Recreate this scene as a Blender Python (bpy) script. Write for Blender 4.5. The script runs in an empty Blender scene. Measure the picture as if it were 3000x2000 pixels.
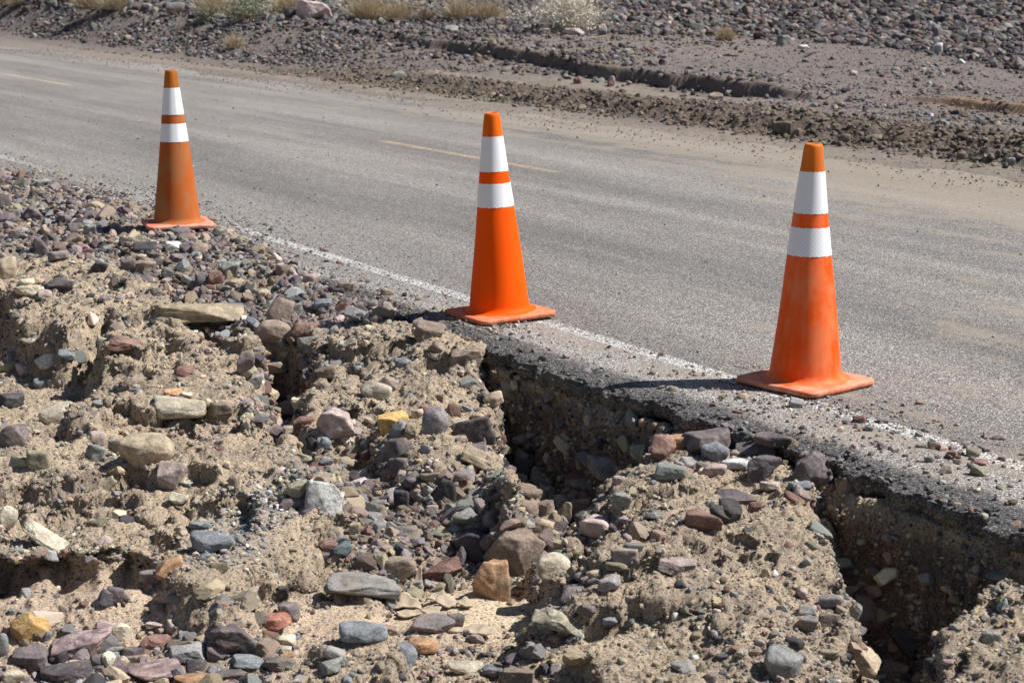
import bpy, bmesh, math, random
import numpy as np
from mathutils import Vector, Matrix
rnd = random.Random(7)
RG = np.random.default_rng(11)
C = bpy.context.scene.collection
scene = bpy.context.scene

# ------------------------------------------------------------------ camera geometry
F = 5500.0; HC = 1.59; PITCH = math.atan(1126/5500); K = 3000/2352
cp, sp = math.cos(PITCH), math.sin(PITCH)
def ray(px, py):
    a = (px-1500)/F; b = (1000-py)/F
    return np.array([a, cp+b*sp, -sp+b*cp])
def ground(px, py, z=0.0):
    d = ray(px, py); t = (z-HC)/d[2]
    return d[:2]*t
def proj(x, y, z):
    zc = z-HC; dep = y*cp - zc*sp; up = y*sp + zc*cp
    return 1500+F*x/dep, 1000-F*up/dep
OR = ground(1645, 957)
EU = np.array([-0.51966, 0.85437]); EV = np.array([0.85437, 0.51966])
def UV(x, y):
    dx = x-OR[0]; dy = y-OR[1]
    return dx*EU[0]+dy*EU[1], dx*EV[0]+dy*EV[1]
def XY(u, v):
    return OR[0]+u*EU[0]+v*EV[0], OR[1]+u*EU[1]+v*EV[1]

# ------------------------------------------------------------------ noise
def _h(ix, iy, iz, s):
    with np.errstate(over='ignore'):
        h = ix.astype(np.uint32)*np.uint32(73856093) ^ iy.astype(np.uint32)*np.uint32(19349663) ^ iz.astype(np.uint32)*np.uint32(83492791) ^ np.uint32((s*2654435761) & 0xffffffff)
        h ^= h >> np.uint32(15); h *= np.uint32(2246822519); h ^= h >> np.uint32(13); h *= np.uint32(3266489917); h ^= h >> np.uint32(16)
    return h.astype(np.float32)*np.float32(2/4294967295.0)-1
def vn2(x, y, s=0):
    ix = np.floor(x).astype(np.int64); iy = np.floor(y).astype(np.int64)
    fx = (x-ix).astype(np.float32); fy = (y-iy).astype(np.float32)
    fx = fx*fx*fx*(fx*(fx*6-15)+10); fy = fy*fy*fy*(fy*(fy*6-15)+10)
    z = np.zeros_like(ix)
    a = _h(ix, iy, z, s); b = _h(ix+1, iy, z, s); c = _h(ix, iy+1, z, s); d = _h(ix+1, iy+1, z, s)
    return (a+(b-a)*fx)*(1-fy)+(c+(d-c)*fx)*fy
def vn3(p, s=0):
    i = np.floor(p).astype(np.int64); f = (p-i).astype(np.float32)
    f = f*f*f*(f*(f*6-15)+10)
    r = 0
    for k in (0, 1):
        wz = f[..., 2] if k else 1-f[..., 2]
        a = _h(i[..., 0], i[..., 1], i[..., 2]+k, s); b = _h(i[..., 0]+1, i[..., 1], i[..., 2]+k, s)
        c = _h(i[..., 0], i[..., 1]+1, i[..., 2]+k, s); d = _h(i[..., 0]+1, i[..., 1]+1, i[..., 2]+k, s)
        r = r+wz*((a+(b-a)*f[..., 0])*(1-f[..., 1])+(c+(d-c)*f[..., 0])*f[..., 1])
    return r
def fb2(x, y, sc, s=0, o=3, g=.5):
    r = 0; a = 1; t = 0
    for k in range(o):
        r = r+a*vn2(x/sc*2**k, y/sc*2**k, s+k*17); t += a; a *= g
    return r/t
def fb3(p, sc, s=0, o=3, g=.5):
    r = 0; a = 1; t = 0
    for k in range(o):
        r = r+a*vn3(p/sc*2**k, s+k*17); t += a; a *= g
    return r/t
def sm(x, a, b):
    t = np.clip((x-a)/(b-a), 0, 1); return t*t*(3-2*t)

# ------------------------------------------------------------------ mesh helpers
def mesh_np(name, V, Fc, mat, col=None, smooth=False, parent=None):
    """V (n,3), Fc (m,k) int array of equal size faces -> object"""
    me = bpy.data.meshes.new(name)
    V = np.ascontiguousarray(V, dtype=np.float32); Fc = np.ascontiguousarray(Fc, dtype=np.int32)
    n, m, k = len(V), len(Fc), Fc.shape[1]
    me.vertices.add(n); me.vertices.foreach_set('co', V.ravel())
    me.loops.add(m*k); me.loops.foreach_set('vertex_index', Fc.ravel())
    me.polygons.add(m); me.polygons.foreach_set('loop_start', np.arange(0, m*k, k, dtype=np.int32))
    me.polygons.foreach_set('use_smooth', np.full(m, smooth, dtype=bool))
    if col is not None:
        at = me.attributes.new('col', 'FLOAT_COLOR', 'POINT')
        c4 = np.ones((n, 4), dtype=np.float32); c4[:, :3] = col
        at.data.foreach_set('color', c4.ravel())
    me.update(calc_edges=True); me.validate()
    if mat: me.materials.append(mat)
    o = bpy.data.objects.new(name, me); C.objects.link(o)
    if parent: o.parent = parent
    return o
def mesh_bm(name, bm, mat, smooth=False, parent=None):
    me = bpy.data.meshes.new(name); bm.to_mesh(me); bm.free()
    if smooth: me.polygons.foreach_set('use_smooth', [True]*len(me.polygons))
    if mat: me.materials.append(mat)
    o = bpy.data.objects.new(name, me); C.objects.link(o)
    if parent: o.parent = parent
    return o
def tag(o, label=None, cat=None, group=None, kind=None):
    if label: o['label'] = label
    if cat: o['category'] = cat
    if group: o['group'] = group
    if kind: o['kind'] = kind
    return o
def ico(sub):
    bm = bmesh.new(); bmesh.ops.create_icosphere(bm, subdivisions=sub, radius=1)
    V = np.array([v.co[:] for v in bm.verts]); Fc = np.array([[v.index for v in f.verts] for f in bm.faces]); bm.free()
    V /= np.linalg.norm(V, axis=1)[:, None]
    return V, Fc
ICO = {s: ico(s) for s in (1, 2, 3, 4, 5)}
def rock_shape(seed, sub, power=40, planes=13, rough=.05, sharp=.75):
    r = np.random.default_rng(seed)
    D, Fc = ICO[sub]
    n = r.normal(size=(planes, 3)); n /= np.linalg.norm(n, axis=1)[:, None]
    n = np.vstack([n, np.eye(3), -np.eye(3)])
    d = np.concatenate([r.uniform(sharp, 1.0, planes), r.uniform(.82, 1.05, 6)])
    q = np.maximum(D@n.T, 1e-3)/d
    R = (np.sum(q**power, axis=1))**(-1/power)
    if rough:
        R = R*(1+rough*fb3(D+seed % 91, .7, seed % 977, 2)+rough*.5*fb3(D+5, .22, seed % 877, 3 if sub > 3 else 1))
    V = D*R[:, None]
    return V/np.abs(V).max(axis=0)
def rotm(ax, ay, az):
    return np.array((Matrix.Rotation(az, 3, 'Z')@Matrix.Rotation(ay, 3, 'Y')@Matrix.Rotation(ax, 3, 'X')))

# ------------------------------------------------------------------ materials
class NT:
    def __init__(s, name):
        s.m = bpy.data.materials.new(name); s.m.use_nodes = True
        s.t = s.m.node_tree; s.N = s.t.nodes; s.L = s.t.links
        s.b = s.N['Principled BSDF']; s.b.inputs['Roughness'].default_value = .85
        s.b.inputs['Specular IOR Level'].default_value = .25
    def n(s, ty, **kw):
        x = s.N.new(ty)
        for k, v in kw.items():
            if k == 'i':
                for a, b in v.items():
                    if hasattr(b, 'is_linked') or isinstance(b, bpy.types.NodeSocket): s.L.new(b, x.inputs[a])
                    else: x.inputs[a].default_value = b
            else: setattr(x, k, v)
        return x
    def noise(s, vec, sc, det=3, rough=.5):
        return s.n('ShaderNodeTexNoise', i={'Vector': vec, 'Scale': sc, 'Detail': det, 'Roughness': rough}).outputs['Fac']
    def voro(s, vec, sc, out='Color', feature='F1'):
        return s.n('ShaderNodeTexVoronoi', feature=feature, i={'Vector': vec, 'Scale': sc}).outputs[out]
    def ma(s, op, a, b=0.0, c=None, clamp=False):
        x = s.n('ShaderNodeMath', operation=op, use_clamp=clamp)
        for k, v in enumerate((a, b) if c is None else (a, b, c)):
            if isinstance(v, bpy.types.NodeSocket): s.L.new(v, x.inputs[k])
            else: x.inputs[k].default_value = v
        return x.outputs[0]
    def ramp(s, fac, stops, interp='LINEAR'):
        x = s.n('ShaderNodeValToRGB'); s.L.new(fac, x.inputs[0]); e = x.color_ramp; e.interpolation = interp
        while len(e.elements) < len(stops): e.elements.new(.5)
        for el, (p, c) in zip(e.elements, stops):
            el.position = p; el.color = (*c, 1) if hasattr(c, '__len__') else (c, c, c, 1)
        return x.outputs[0]
    def step(s, v, a, b):
        return s.n('ShaderNodeMapRange', interpolation_type='SMOOTHSTEP', i={'Value': v, 'From Min': a, 'From Max': b}).outputs[0]
    def mix(s, f, a, b, mode='MIX'):
        x = s.n('ShaderNodeMix', data_type='RGBA', blend_type=mode, clamp_factor=True)
        for idx, v in ((0, f), (6, a), (7, b)):
            if isinstance(v, bpy.types.NodeSocket): s.L.new(v, x.inputs[idx])
            elif idx == 0: x.inputs[0].default_value = v
            else: x.inputs[idx].default_value = (*v, 1) if len(v) == 3 else v
        return x.outputs[2]
    def grey(s, v):
        x = s.n('ShaderNodeCombineColor')
        for k in range(3): s.L.new(v, x.inputs[k])
        return x.outputs[0]
    def mul(s, col, v):
        return s.mix(1.0, col, s.grey(v), 'MULTIPLY')
    def bump(s, h, st, dist, prev=None):
        x = s.n('ShaderNodeBump', i={'Height': h, 'Strength': st, 'Distance': dist})
        if prev is not None: s.L.new(prev, x.inputs['Normal'])
        return x.outputs[0]
    def sep(s, v):
        x = s.n('ShaderNodeSeparateXYZ'); s.L.new(v, x.inputs[0]); return x.outputs
    def obj(s): return s.n('ShaderNodeTexCoord').outputs['Object']
    def out(s, col, nrm=None):
        s.L.new(col, s.b.inputs['Base Color'])
        if nrm is not None: s.L.new(nrm, s.b.inputs['Normal'])
        return s.m

DUST = (.46, .36, .24)
def mat_rock(name, col, band=0.0, dust=.3, speck=.3):
    t = NT(name); co = t.obj()
    rn = t.n('ShaderNodeObjectInfo').outputs['Random']
    off = t.n('ShaderNodeVectorMath', operation='ADD', i={0: co}); cx = t.n('ShaderNodeCombineXYZ')
    r10 = t.ma('MULTIPLY', rn, 37.0)
    for k in range(3): t.L.new(r10, cx.inputs[k])
    t.L.new(cx.outputs[0], off.inputs[1]); p = off.outputs[0]
    n1 = t.noise(p, 22, 5, .6)
    c = t.mix(t.step(n1, .35, .65), tuple(v*.72 for v in col), tuple(min(1, v*1.22) for v in col))
    if band:
        st = t.n('ShaderNodeMapping', i={'Vector': p, 'Scale': (14, 14, 120), 'Rotation': (.5, .35, 0)}).outputs[0]
        bn = t.noise(st, 1.0, 3, .6)
        c = t.mix(t.ma('MULTIPLY', t.step(bn, .45, .6), band), c, tuple(min(1, v*1.9+.04) for v in col))
    v = t.voro(p, 260, 'Color'); s0 = t.sep(v)[0]
    c = t.mul(c, t.ma('ADD', t.ma('MULTIPLY', s0, speck*1.6), 1-speck*.8))
    n2 = t.noise(p, 130, 3, .7)
    c = t.mul(c, t.ma('ADD', t.ma('MULTIPLY', n2, .7), .65))
    c = t.mul(c, t.ma('ADD', t.ma('MULTIPLY', rn, .35), .83))
    # wind blown dust caught in the hollows and low parts of the stone
    dm = t.ma('MULTIPLY', t.step(t.noise(p, 9, 4, .65), .5, .72), dust)
    c = t.mix(dm, c, DUST)
    nb = t.bump(t.noise(p, 34, 7, .68), .6, .013)
    nb = t.bump(t.noise(p, 170, 4, .75), .55, .0028, nb)
    if band: nb = t.bump(bn, .6, .006, nb)
    return t.out(c, nb)
PAL0 = dict(purple=(.20, .135, .14), brown=(.30, .215, .16), redbrown=(.25, .125, .095), tan=(.42, .32, .20),
    cream=(.56, .48, .34), grey=(.28, .27, .255), dark=(.075, .072, .078), blue=(.19, .22, .255),
    green=(.24, .255, .21), pink=(.46, .34, .30), orange=(.44, .265, .155), yellow=(.60, .38, .15), white=(.60, .585, .56), palepink=(.60, .43, .41),
    red=(.38, .17, .125), olive=(.30, .27, .17), dpurple=(.13, .09, .10), pgrey=(.28, .235, .235), banded=(.26, .17, .165),
    olivebanded=(.27, .235, .16), clod=(.23, .175, .125))
def desat(c, a=.34, k=.92):
    m = sum(c)/3; return tuple(k*(m+(x-m)*(1-a)) for x in c)
PAL = {k: (v if k in ('yellow', 'red', 'orange') else desat(v, .55 if k in ('green', 'blue', 'purple', 'dpurple') else .25)) for k, v in PAL0.items()}
RM = {k: mat_rock('rock_'+k, v, band=.7 if 'banded' in k else 0, dust=.12 if k in ('blue', 'dark', 'white', 'red') else .32) for k, v in PAL.items()}
CNAME = dict(purple='purple brown', brown='brown', redbrown='red brown', tan='tan', cream='cream coloured', grey='grey', dark='near black',
    blue='blue grey', green='grey green', pink='pinkish', palepink='pale pink', orange='orange brown', yellow='ochre yellow', white='whitish', red='brick red',
    olive='olive tan', dpurple='dark purple', pgrey='purplish grey', banded='purple and pink banded', olivebanded='olive grey streaked', clod='dirt')

def mat_attr(name, speck=.45, bumpd=.003, sc=300, rough=.9):
    """pebbles: colour per stone from the mesh attribute"""
    t = NT(name); co = t.obj(); a = t.n('ShaderNodeAttribute', attribute_name='col').outputs['Color']
    c = t.mul(a, t.ma('ADD', t.ma('MULTIPLY', t.noise(co, sc, 3, .7), speck*2), 1-speck))
    t.b.inputs['Roughness'].default_value = rough
    return t.out(c, t.bump(t.noise(co, sc*.6, 4, .7), .6, bumpd))
M_PEB = mat_attr('pebble_stone')
M_PEBF = mat_attr('far_stone', .4, .01, 60)

def mat_soil(name, scale=1.0, amt=1.0):
    t = NT(name); co = t.obj(); a = t.n('ShaderNodeAttribute', attribute_name='col').outputs['Color']
    c = a
    n0 = t.noise(co, 7*scale, 5, .6)
    c = t.mul(c, t.ma('ADD', t.ma('MULTIPLY', n0, .5), .76))
    v1 = t.sep(t.voro(co, 240*scale)); v2 = t.sep(t.voro(co, 95*scale)); 
    g = t.ramp(v1[0], [(0, (.28, .26, .27)), (.16, (.5, .46, .45)), (.36, (.85, .83, .82)), (.5, (1, 1, 1)), (.85, (1.0, .98, .95)), (1, (1.35, 1.3, 1.25))])
    c = t.mix(.75*amt, c, g, 'MULTIPLY')
    pick = t.ma('GREATER_THAN', v2[1], .68)
    g2 = t.ramp(v2[0], [(0, (.09, .085, .09)), (.3, (.18, .13, .125)), (.55, (.24, .23, .22)), (.8, (.36, .27, .18)), (1, (.5, .42, .32))], 'CONSTANT')
    d2 = t.step(t.voro(co, 95*scale, 'Distance'), .42, .3)
    c = t.mix(t.ma('MULTIPLY', t.ma('MULTIPLY', pick, d2), .8*amt), c, g2)
    nb = t.bump(t.noise(co, 30*scale, 6, .7), .9, .014/scale)
    nb = t.bump(t.ma('MULTIPLY', d2, pick), .7, .004/scale, nb)
    nb = t.bump(t.noise(co, 210*scale, 4, .75), .85, .004/scale, nb)
    return t.out(c, nb)
M_BANK = mat_soil('bank_soil')
M_FARS = mat_soil('desert_soil', .55, .9)
# ------------------------------------------------------------------ near bank height field
def poly(pts, z=-.10):
    return np.array([ground(x*K, y*K, z) for x, y in pts])
def sdist(P, x, y):
    """signed distance (m), positive inside"""
    n = len(P); d = np.full(x.shape, 1e9, dtype=np.float32); ins = np.zeros(x.shape, dtype=bool)
    for i in range(n):
        ax, ay = P[i]; bx, by = P[(i+1) % n]
        ex, ey = bx-ax, by-ay; wx, wy = x-ax, y-ay
        t = np.clip((wx*ex+wy*ey)/(ex*ex+ey*ey+1e-12), 0, 1)
        d = np.minimum(d, (wx-ex*t)**2+(wy-ey*t)**2)
        if abs(ey) > 1e-9:
            c = ((ay > y) != (by > y)) & (x < ex*(y-ay)/ey+ax); ins ^= c
    d = np.sqrt(d); return np.where(ins, d, -d)
P_T1 = poly([(1868, 1068), (1905, 1118), (1880, 1186), (1932, 1250), (1968, 1325), (1948, 1386), (1972, 1484), (1950, 1640), (2170, 1640), (2170, 1460), (2191, 1404), (2236, 1342), (2286, 1322), (2420, 1345), (2900, 1500), (2900, 1420), (2352, 1222), (2271, 1197), (2172, 1152), (2096, 1122), (1996, 1097), (1911, 1067)])
P_T2 = poly([(1112, 806), (1190, 826), (1283, 859), (1411, 896), (1560, 948), (1500, 1000), (1440, 1060), (1385, 1100), (1320, 1150), (1290, 1225), (1200, 1190), (1165, 1100), (1150, 1060), (1135, 1010), (1105, 965), (1135, 925), (1112, 900)])
P_F = poly([(-500, 1212), (0, 1212), (37, 1220), (112, 1198), (187, 1214), (262, 1196), (330, 1212), (420, 1275), (540, 1295), (640, 1260), (700, 1225), (760, 1190), (880, 1215), (960, 1150), (1060, 1130), (1150, 1120), (1280, 1230), (1283, 1290), (1240, 1330), (1190, 1370), (1150, 1440), (1128, 1510), (1150, 1680), (1080, 1680), (1080, 1500), (960, 1480), (885, 1430), (905, 1385), (760, 1375), (700, 1450), (600, 1540), (590, 1680), (-500, 1680)])
P_G3 = poly([(600, 770), (690, 775), (728, 830), (700, 890), (690, 950), (735, 985), (735, 1045), (712, 1070), (690, 1010), (620, 975), (590, 930), (590, 850)])
P_W = poly([(1290, 1110), (1380, 1095), (1410, 1180), (1330, 1290), (1280, 1400), (1290, 1660), (1080, 1660), (1150, 1440), (1240, 1330), (1280, 1210)])
P_R = poly([(740, 985), (850, 955), (900, 1010), (1010, 1040), (1110, 1000), (1150, 1060), (1190, 1150), (1190, 1200), (960, 1190), (880, 1250), (760, 1200), (735, 1080)])
P_H = poly([(850, 1195), (985, 1160), (1000, 1215), (930, 1262), (850, 1235)])
P_G4 = poly([(-500, 700), (0, 700), (60, 740), (150, 770), (190, 742), (240, 715), (262, 735), (235, 800), (205, 860), (150, 905), (165, 960), (200, 985), (160, 1000), (60, 1000), (0, 965), (-500, 965)])
P_SH = poly([(-500, 380), (0, 395), (200, 430), (330, 500), (500, 530), (650, 595), (850, 665), (950, 730), (800, 735), (600, 730), (450, 670), (300, 630), (200, 575), (-500, 585)], 0)
P_BL = poly([(-300, 1430), (100, 1400), (380, 1440), (700, 1440), (640, 1580), (-300, 1650)], -.33)
P_BP = poly([(700, 990), (760, 1050), (740, 1120), (640, 1190), (560, 1250), (430, 1270), (410, 1200), (540, 1130), (680, 1090)], -.15)

def vedge(u):
    """where the loose gravel laps over the asphalt"""
    return np.interp(u, [-20, .2, .8, 1.5, 2.4, 3.7, 4.6, 6, 8.4, 20], [-.52, -.5, -.45, -.40, -.33, -.08, -.16, -.3, -.46, -.5])

def bank_z(x, y):
    u, v = UV(x, y)
    w = np.maximum(-.5-v, 0)
    z = np.interp(u, [-1.2, .5], [-.085, -.02])-.045*np.minimum(w, 1.1)-.01*w+.045*fb2(x, y, .8, 3, 2)*sm(w, 0, .4)+.06*fb2(x, y, .42, 9, 2)*sm(w, .03, .35)-.06*np.maximum(fb2(x, y*.8, .28, 14, 2), 0)*sm(w, .1, .4)
    # broad swells of the mounds
    def lump(px, py, rx, ry, h, zz=-.05):
        gx, gy = ground(px*K, py*K, zz)
        return h*np.exp(-(((x-gx)/rx)**2+((y-gy)/ry)**2))
    z = z+lump(1000, 830, .28, .55, .05)+lump(1640, 1180, .40, .55, .07)+lump(100, 640, .7, .5, .05)+lump(450, 1000, .6, .6, .05)
    z = z-lump(1500, 1500, .8, .5, .06)-lump(600, 1200, .3, .5, .10)-lump(800, 880, .18, .5, .04)
    wx = x+.035*fb2(x, y, .22, 21, 3); wy = y+.07*fb2(x, y, .22, 25, 3)
    st1 = fb2(x, y, .45, 111, 4, .6); st2 = fb2(x, y, .2, 113, 3, .6)
    z = z-(.06*sm(st1, .10, .17)+.04*sm(st1, .34, .42)+.018*sm(st2, .22, .30))*sm(w, .05, .3)*(1-.85*sm(sdist(P_SH, x, y), -.1, .1))*(1-.55*sm(x, .35, .55))
    masks = {}
    def cut(P, zf, e, key, hard=.5):
        nonlocal z
        d = sdist(P, wx, wy)+.02*fb2(x, y, .06, 31, 2)
        if key[0] == 'T': d = np.minimum(d, (-.49-v+.03*fb2(x, y, .2, 35, 3))*1.0)
        m = sm(d, -e*hard, e*(1-hard)*2); masks[key] = m
        f = zf+.035*fb2(x, y, .3, 41, 2)
        z = np.where(m > 0, z*(1-m)+np.minimum(z, f)*m, z)
    tr = np.minimum(np.maximum(sdist(P_T1, x, y), sdist(P_T2, x, y))+.14, 1)
    z = np.where((v > -.50) & (u < .9), np.minimum(z, -.085), z)
    cut(P_W, -.30, .17, 'W'); cut(P_R, -.27, .14, 'R'); cut(P_G3, -.44, .09, 'G3'); cut(P_F, -.36, .08, 'F'); cut(P_T2, -.46, .06, 'T2')
    cut(P_T1, -.55, .07, 'T1'); cut(P_G4, -.34, .07, 'G4'); cut(P_H, -.38, .06, 'H')
    z = z+lump(210, 1420, .3, .09, .11, -.33)+lump(1180, 1290, .22, .30, .09, -.34)
    # gravel shoulder meeting the road
    cover = sm(u, .9, 2.2)
    zroad = .014+.010*fb2(x, y, .12, 51, 3)
    ve = vedge(u)+.05*fb2(x, y, .16, 55, 3)
    zc = np.where(v < ve, zroad-.05*np.maximum(-.55-v, 0), zroad-(v-ve)*.5)
    blend = sm(v, -.95, -.50)*cover
    z = z*(1-blend)+zc*blend
    under = (1-cover)*sm(v, -.45, -.39)
    z = z*(1-under)+np.minimum(z, -.12)*under
    z = np.where(v > .0, -.2, z)
    return z, masks

tt = np.concatenate([np.linspace(-3, -.42, 60)[:-1], np.linspace(-.42, .42, 1560), np.linspace(.42, 3, 60)[1:]])
yy = np.concatenate([np.linspace(.4, 4.0, 70)[:-1], np.exp(np.linspace(math.log(4.0), math.log(16.5), 1080)), np.exp(np.linspace(math.log(16.5), math.log(60), 50))[1:]])
TT, YY = np.meshgrid(tt, yy); X = (TT*YY).astype(np.float64); Y = YY.astype(np.float64)
Zn, MK = bank_z(X, Y)
U_, V_ = UV(X, Y)
def near_z(x, y):
    x = np.asarray(x, float); y = np.asarray(y, float)
    fi = np.clip(np.interp(y, yy, np.arange(len(yy))), 0, len(yy)-1.001); fj = np.clip(np.interp(x/np.maximum(y, .01), tt, np.arange(len(tt))), 0, len(tt)-1.001)
    i = fi.astype(int); j = fj.astype(int); a = fi-i; b = fj-j
    return (Zn[i, j]*(1-b)+Zn[i, j+1]*b)*(1-a)+(Zn[i+1, j]*(1-b)+Zn[i+1, j+1]*b)*a
def far_z(u, v, detail=True):
    n1 = fb2(u, v, 1.1, 61, 3); n2 = fb2(u, v, .4, 63, 3)
    z = np.clip((v-5.75+.3*n1+.12*n2)*.05, -.03, .022)
    hb = np.interp(u, [-8, 3, 9, 13, 16, 20], [.18, .16, .14, .115, .07, .02])
    bs = sm(v+.12*n1+.10*n2, 6.28, 6.78)
    pl = np.where(u < 7.5, hb, np.interp(u, [7.5, 10.0], [.14, .05])); pl = np.minimum(pl, hb)
    fall = sm(v+.12*n2, 6.95, 7.5)
    b = hb*bs*(1-fall)+pl*fall
    vl = 8.45+.22*n1+.05*n2
    b = b+np.interp(u, [8.0, 9.4, 15, 18, 21], [0, .165, .15, .08, .03])*sm(v, vl-.03, vl+.05)
    b = b-np.interp(u, [5, 7, 8.4], [.09, .08, 0])*sm(v, 7.4, 8.2)*(1-sm(v+.2*n1, 9.40, 9.47))
    b = b+.012*np.maximum(v-9, 0)+.05*np.maximum(OR[1]+u*EU[1]+v*EV[1]-21, 0)*sm(v, 6.6, 8.5)
    b = b+.025*n2*sm(v, 6.3, 6.8)*(1-sm(v, 7.4, 8))+.012*n2*sm(v, 8, 9)
    return np.where(v > 6.0, z+b, z)
def surf(x, y):
    u, v = UV(x, y)
    z = np.where(v > -.44, 0.0, -9.)
    z = np.maximum(z, np.where(v < .1, near_z(x, y), -9.))
    z = np.where(v > 5.3, np.maximum(z, far_z(u, v)), z)
    return z
TS = np.exp(np.linspace(math.log(3.5), math.log(90), 6000))
def hit(px, py):
    d = ray(px, py); P = d[None, :]*TS[:, None]; P[:, 2] += HC
    g = surf(P[:, 0], P[:, 1]); k = np.argmax(P[:, 2] <= g)
    if k == 0: k = len(TS)-1
    return P[k, 0], P[k, 1], max(min(float(g[k]), P[k, 2]+.01), -2), TS[k]

# ---- colours of the bank
def colmix(c, m, col):
    m = m[..., None]; return c*(1-m)+np.array(col)*m
SAND = (.45, .36, .26)
cB = np.ones(X.shape+(3,))*np.array(SAND)
nA = fb2(X, Y, .5, 71, 4); nB = fb2(X, Y, .13, 73, 3)
cB = colmix(cB, sm(nA+.6*nB, -.1, .55)*.6, (.29, .235, .185))
cB = colmix(cB, sm(nB-nA, .2, .7)*.4, (.22, .185, .155))
shm = sm(sdist(P_SH, X+.1*nA, Y+.25*nB), -.12, .15); cB = colmix(cB, shm*.8, (.26, .21, .18))
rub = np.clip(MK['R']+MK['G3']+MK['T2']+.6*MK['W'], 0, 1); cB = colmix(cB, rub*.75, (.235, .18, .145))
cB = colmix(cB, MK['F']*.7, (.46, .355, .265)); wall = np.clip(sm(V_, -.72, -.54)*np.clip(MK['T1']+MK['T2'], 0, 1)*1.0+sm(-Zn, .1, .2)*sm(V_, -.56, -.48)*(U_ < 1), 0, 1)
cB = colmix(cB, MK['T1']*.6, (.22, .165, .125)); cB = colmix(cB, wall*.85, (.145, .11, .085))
bpm = sm(sdist(P_BP, X, Y), -.05, .12); cB = colmix(cB, bpm*.55, (.33, .32, .30))
mudc = np.zeros(X.shape)
gx, gy = ground(1030*K, 1395*K, -.33); mudc = np.exp(-(((X-gx)/.33)**2+((Y-gy)/.22)**2)*1.6); cB = colmix(cB, np.clip(mudc*1.4, 0, 1)*MK['F'], (.68, .55, .39))
gx, gy = ground(540*K, 1385*K, -.33); sandc = np.exp(-(((X-gx)/.55)**2+((Y-gy)/.30)**2)*1.1); cB = colmix(cB, np.clip(sandc*1.3, 0, 1)*MK['F'], (.58, .455, .34))

# ---- displace to a crumbly surface (including sideways, so faces overhang a little)
P3 = np.stack([X, Y, Zn], -1)
du = np.gradient(P3, axis=1); dv = np.gradient(P3, axis=0)
NR = np.cross(du, dv); NR /= np.linalg.norm(NR, axis=-1)[..., None]+1e-12
steep = 1-np.clip(NR[..., 2], 0, 1)
smooth_floor = np.clip(MK['F']*(mudc+sandc)*1.2, 0, 1)
near_road = sm(V_, -.54, -.44)
amp = (1-.85*smooth_floor)*(1-.8*near_road*sm(U_, .9, 1.6))
D1 = fb3(P3, .16, 81, 2); D2 = fb3(P3, .05, 83, 2); D3 = fb3(P3, .019, 87, 2, .6)
D1 = np.sign(D1)*np.abs(D1)**.8; D3r = np.maximum(D3, -.15)
disp = (amp*(.020*(.5+1.4*np.clip(steep*2, 0, 1)))*D1+amp*.016*D2+amp*.013*D3r)
P3 = P3+NR*disp[..., None]
# undercut of the left slab: pull the crest towards the viewer and the foot back
dF = sdist(P_F, X, Y)
lx = sm(X, -1.75, -1.45); zone = np.where((X < -1.0), sm(-X, 1.02, 1.15), 0)*np.exp(-((dF+.02)/.12)**2)
crest = sm(Zn, -.27, -.16)
P3[..., 1] -= zone*(crest*.14-.18*(1-crest))
P3[..., 2] += zone*crest*.01
Zn = P3[..., 2].copy()
# asphalt side soil faces hollow back under the slab
fz = np.exp(-((V_+.46)/.06)**2)*(U_ < .9)*sm(-Zn, .14, .3)*.6
P3[..., 0] += EV[0]*.05*fz*(.5+D1); P3[..., 1] += EV[1]*.05*fz*(.5+D1)
ii, jj = np.meshgrid(np.arange(len(yy)-1), np.arange(len(tt)-1), indexing='ij')
nc = len(tt); q0 = ii*nc+jj
keep = (V_[:-1, :-1] < .03)
q0 = q0[keep]
FQ = np.stack([q0, q0+1, q0+1+nc, q0+nc], -1)
usedv = np.zeros(X.size, bool); usedv[FQ.ravel()] = True; remap = np.cumsum(usedv)-1
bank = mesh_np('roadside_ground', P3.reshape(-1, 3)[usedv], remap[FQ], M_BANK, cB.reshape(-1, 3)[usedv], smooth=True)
tag(bank, 'eroded tan gravelly roadside bank cut by gullies below the asphalt edge', kind='structure')

# ------------------------------------------------------------------ far desert floor
tf = np.concatenate([np.linspace(-4, -.31, 50)[:-1], np.linspace(-.31, .31, 900), np.linspace(.31, 4, 50)[1:]])
yf = np.concatenate([np.linspace(2, 10, 60)[:-1], np.exp(np.linspace(math.log(10), math.log(48), 900)), np.exp(np.linspace(math.log(48), math.log(900), 60))[1:]])
TF, YF = np.meshgrid(tf, yf); XF = TF*YF; UF, VF = UV(XF, YF); ZF = far_z(UF, VF)
ZF = ZF-np.clip((YF-60)*.02, 0, 12)*0
berm = sm(VF, 6.2, 6.5)*(1-sm(VF+.15*fb2(UF, VF, .5, 91), 6.95, 7.4))*np.interp(UF, [14, 19], [1, 0])
PF = np.stack([XF, YF, ZF], -1)
du = np.gradient(PF, axis=1); dv = np.gradient(PF, axis=0); NF = np.cross(du, dv); NF /= np.linalg.norm(NF, axis=-1)[..., None]+1e-12
dd = berm*.06*fb3(PF, .17, 93, 4, .7)+.012*fb3(PF, .13, 95, 2)*sm(VF, 6.0, 6.4)
PF = PF+NF*dd[..., None]
cF = np.ones(XF.shape+(3,))*np.array((.195, .165, .152))
g1 = fb2(XF, YF, 2.2, 97, 3); g2 = fb2(XF, YF, .5, 98, 3)
cF = colmix(cF, sm(g1+.5*g2, 0, .6)*.5, (.25, .21, .18))
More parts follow.
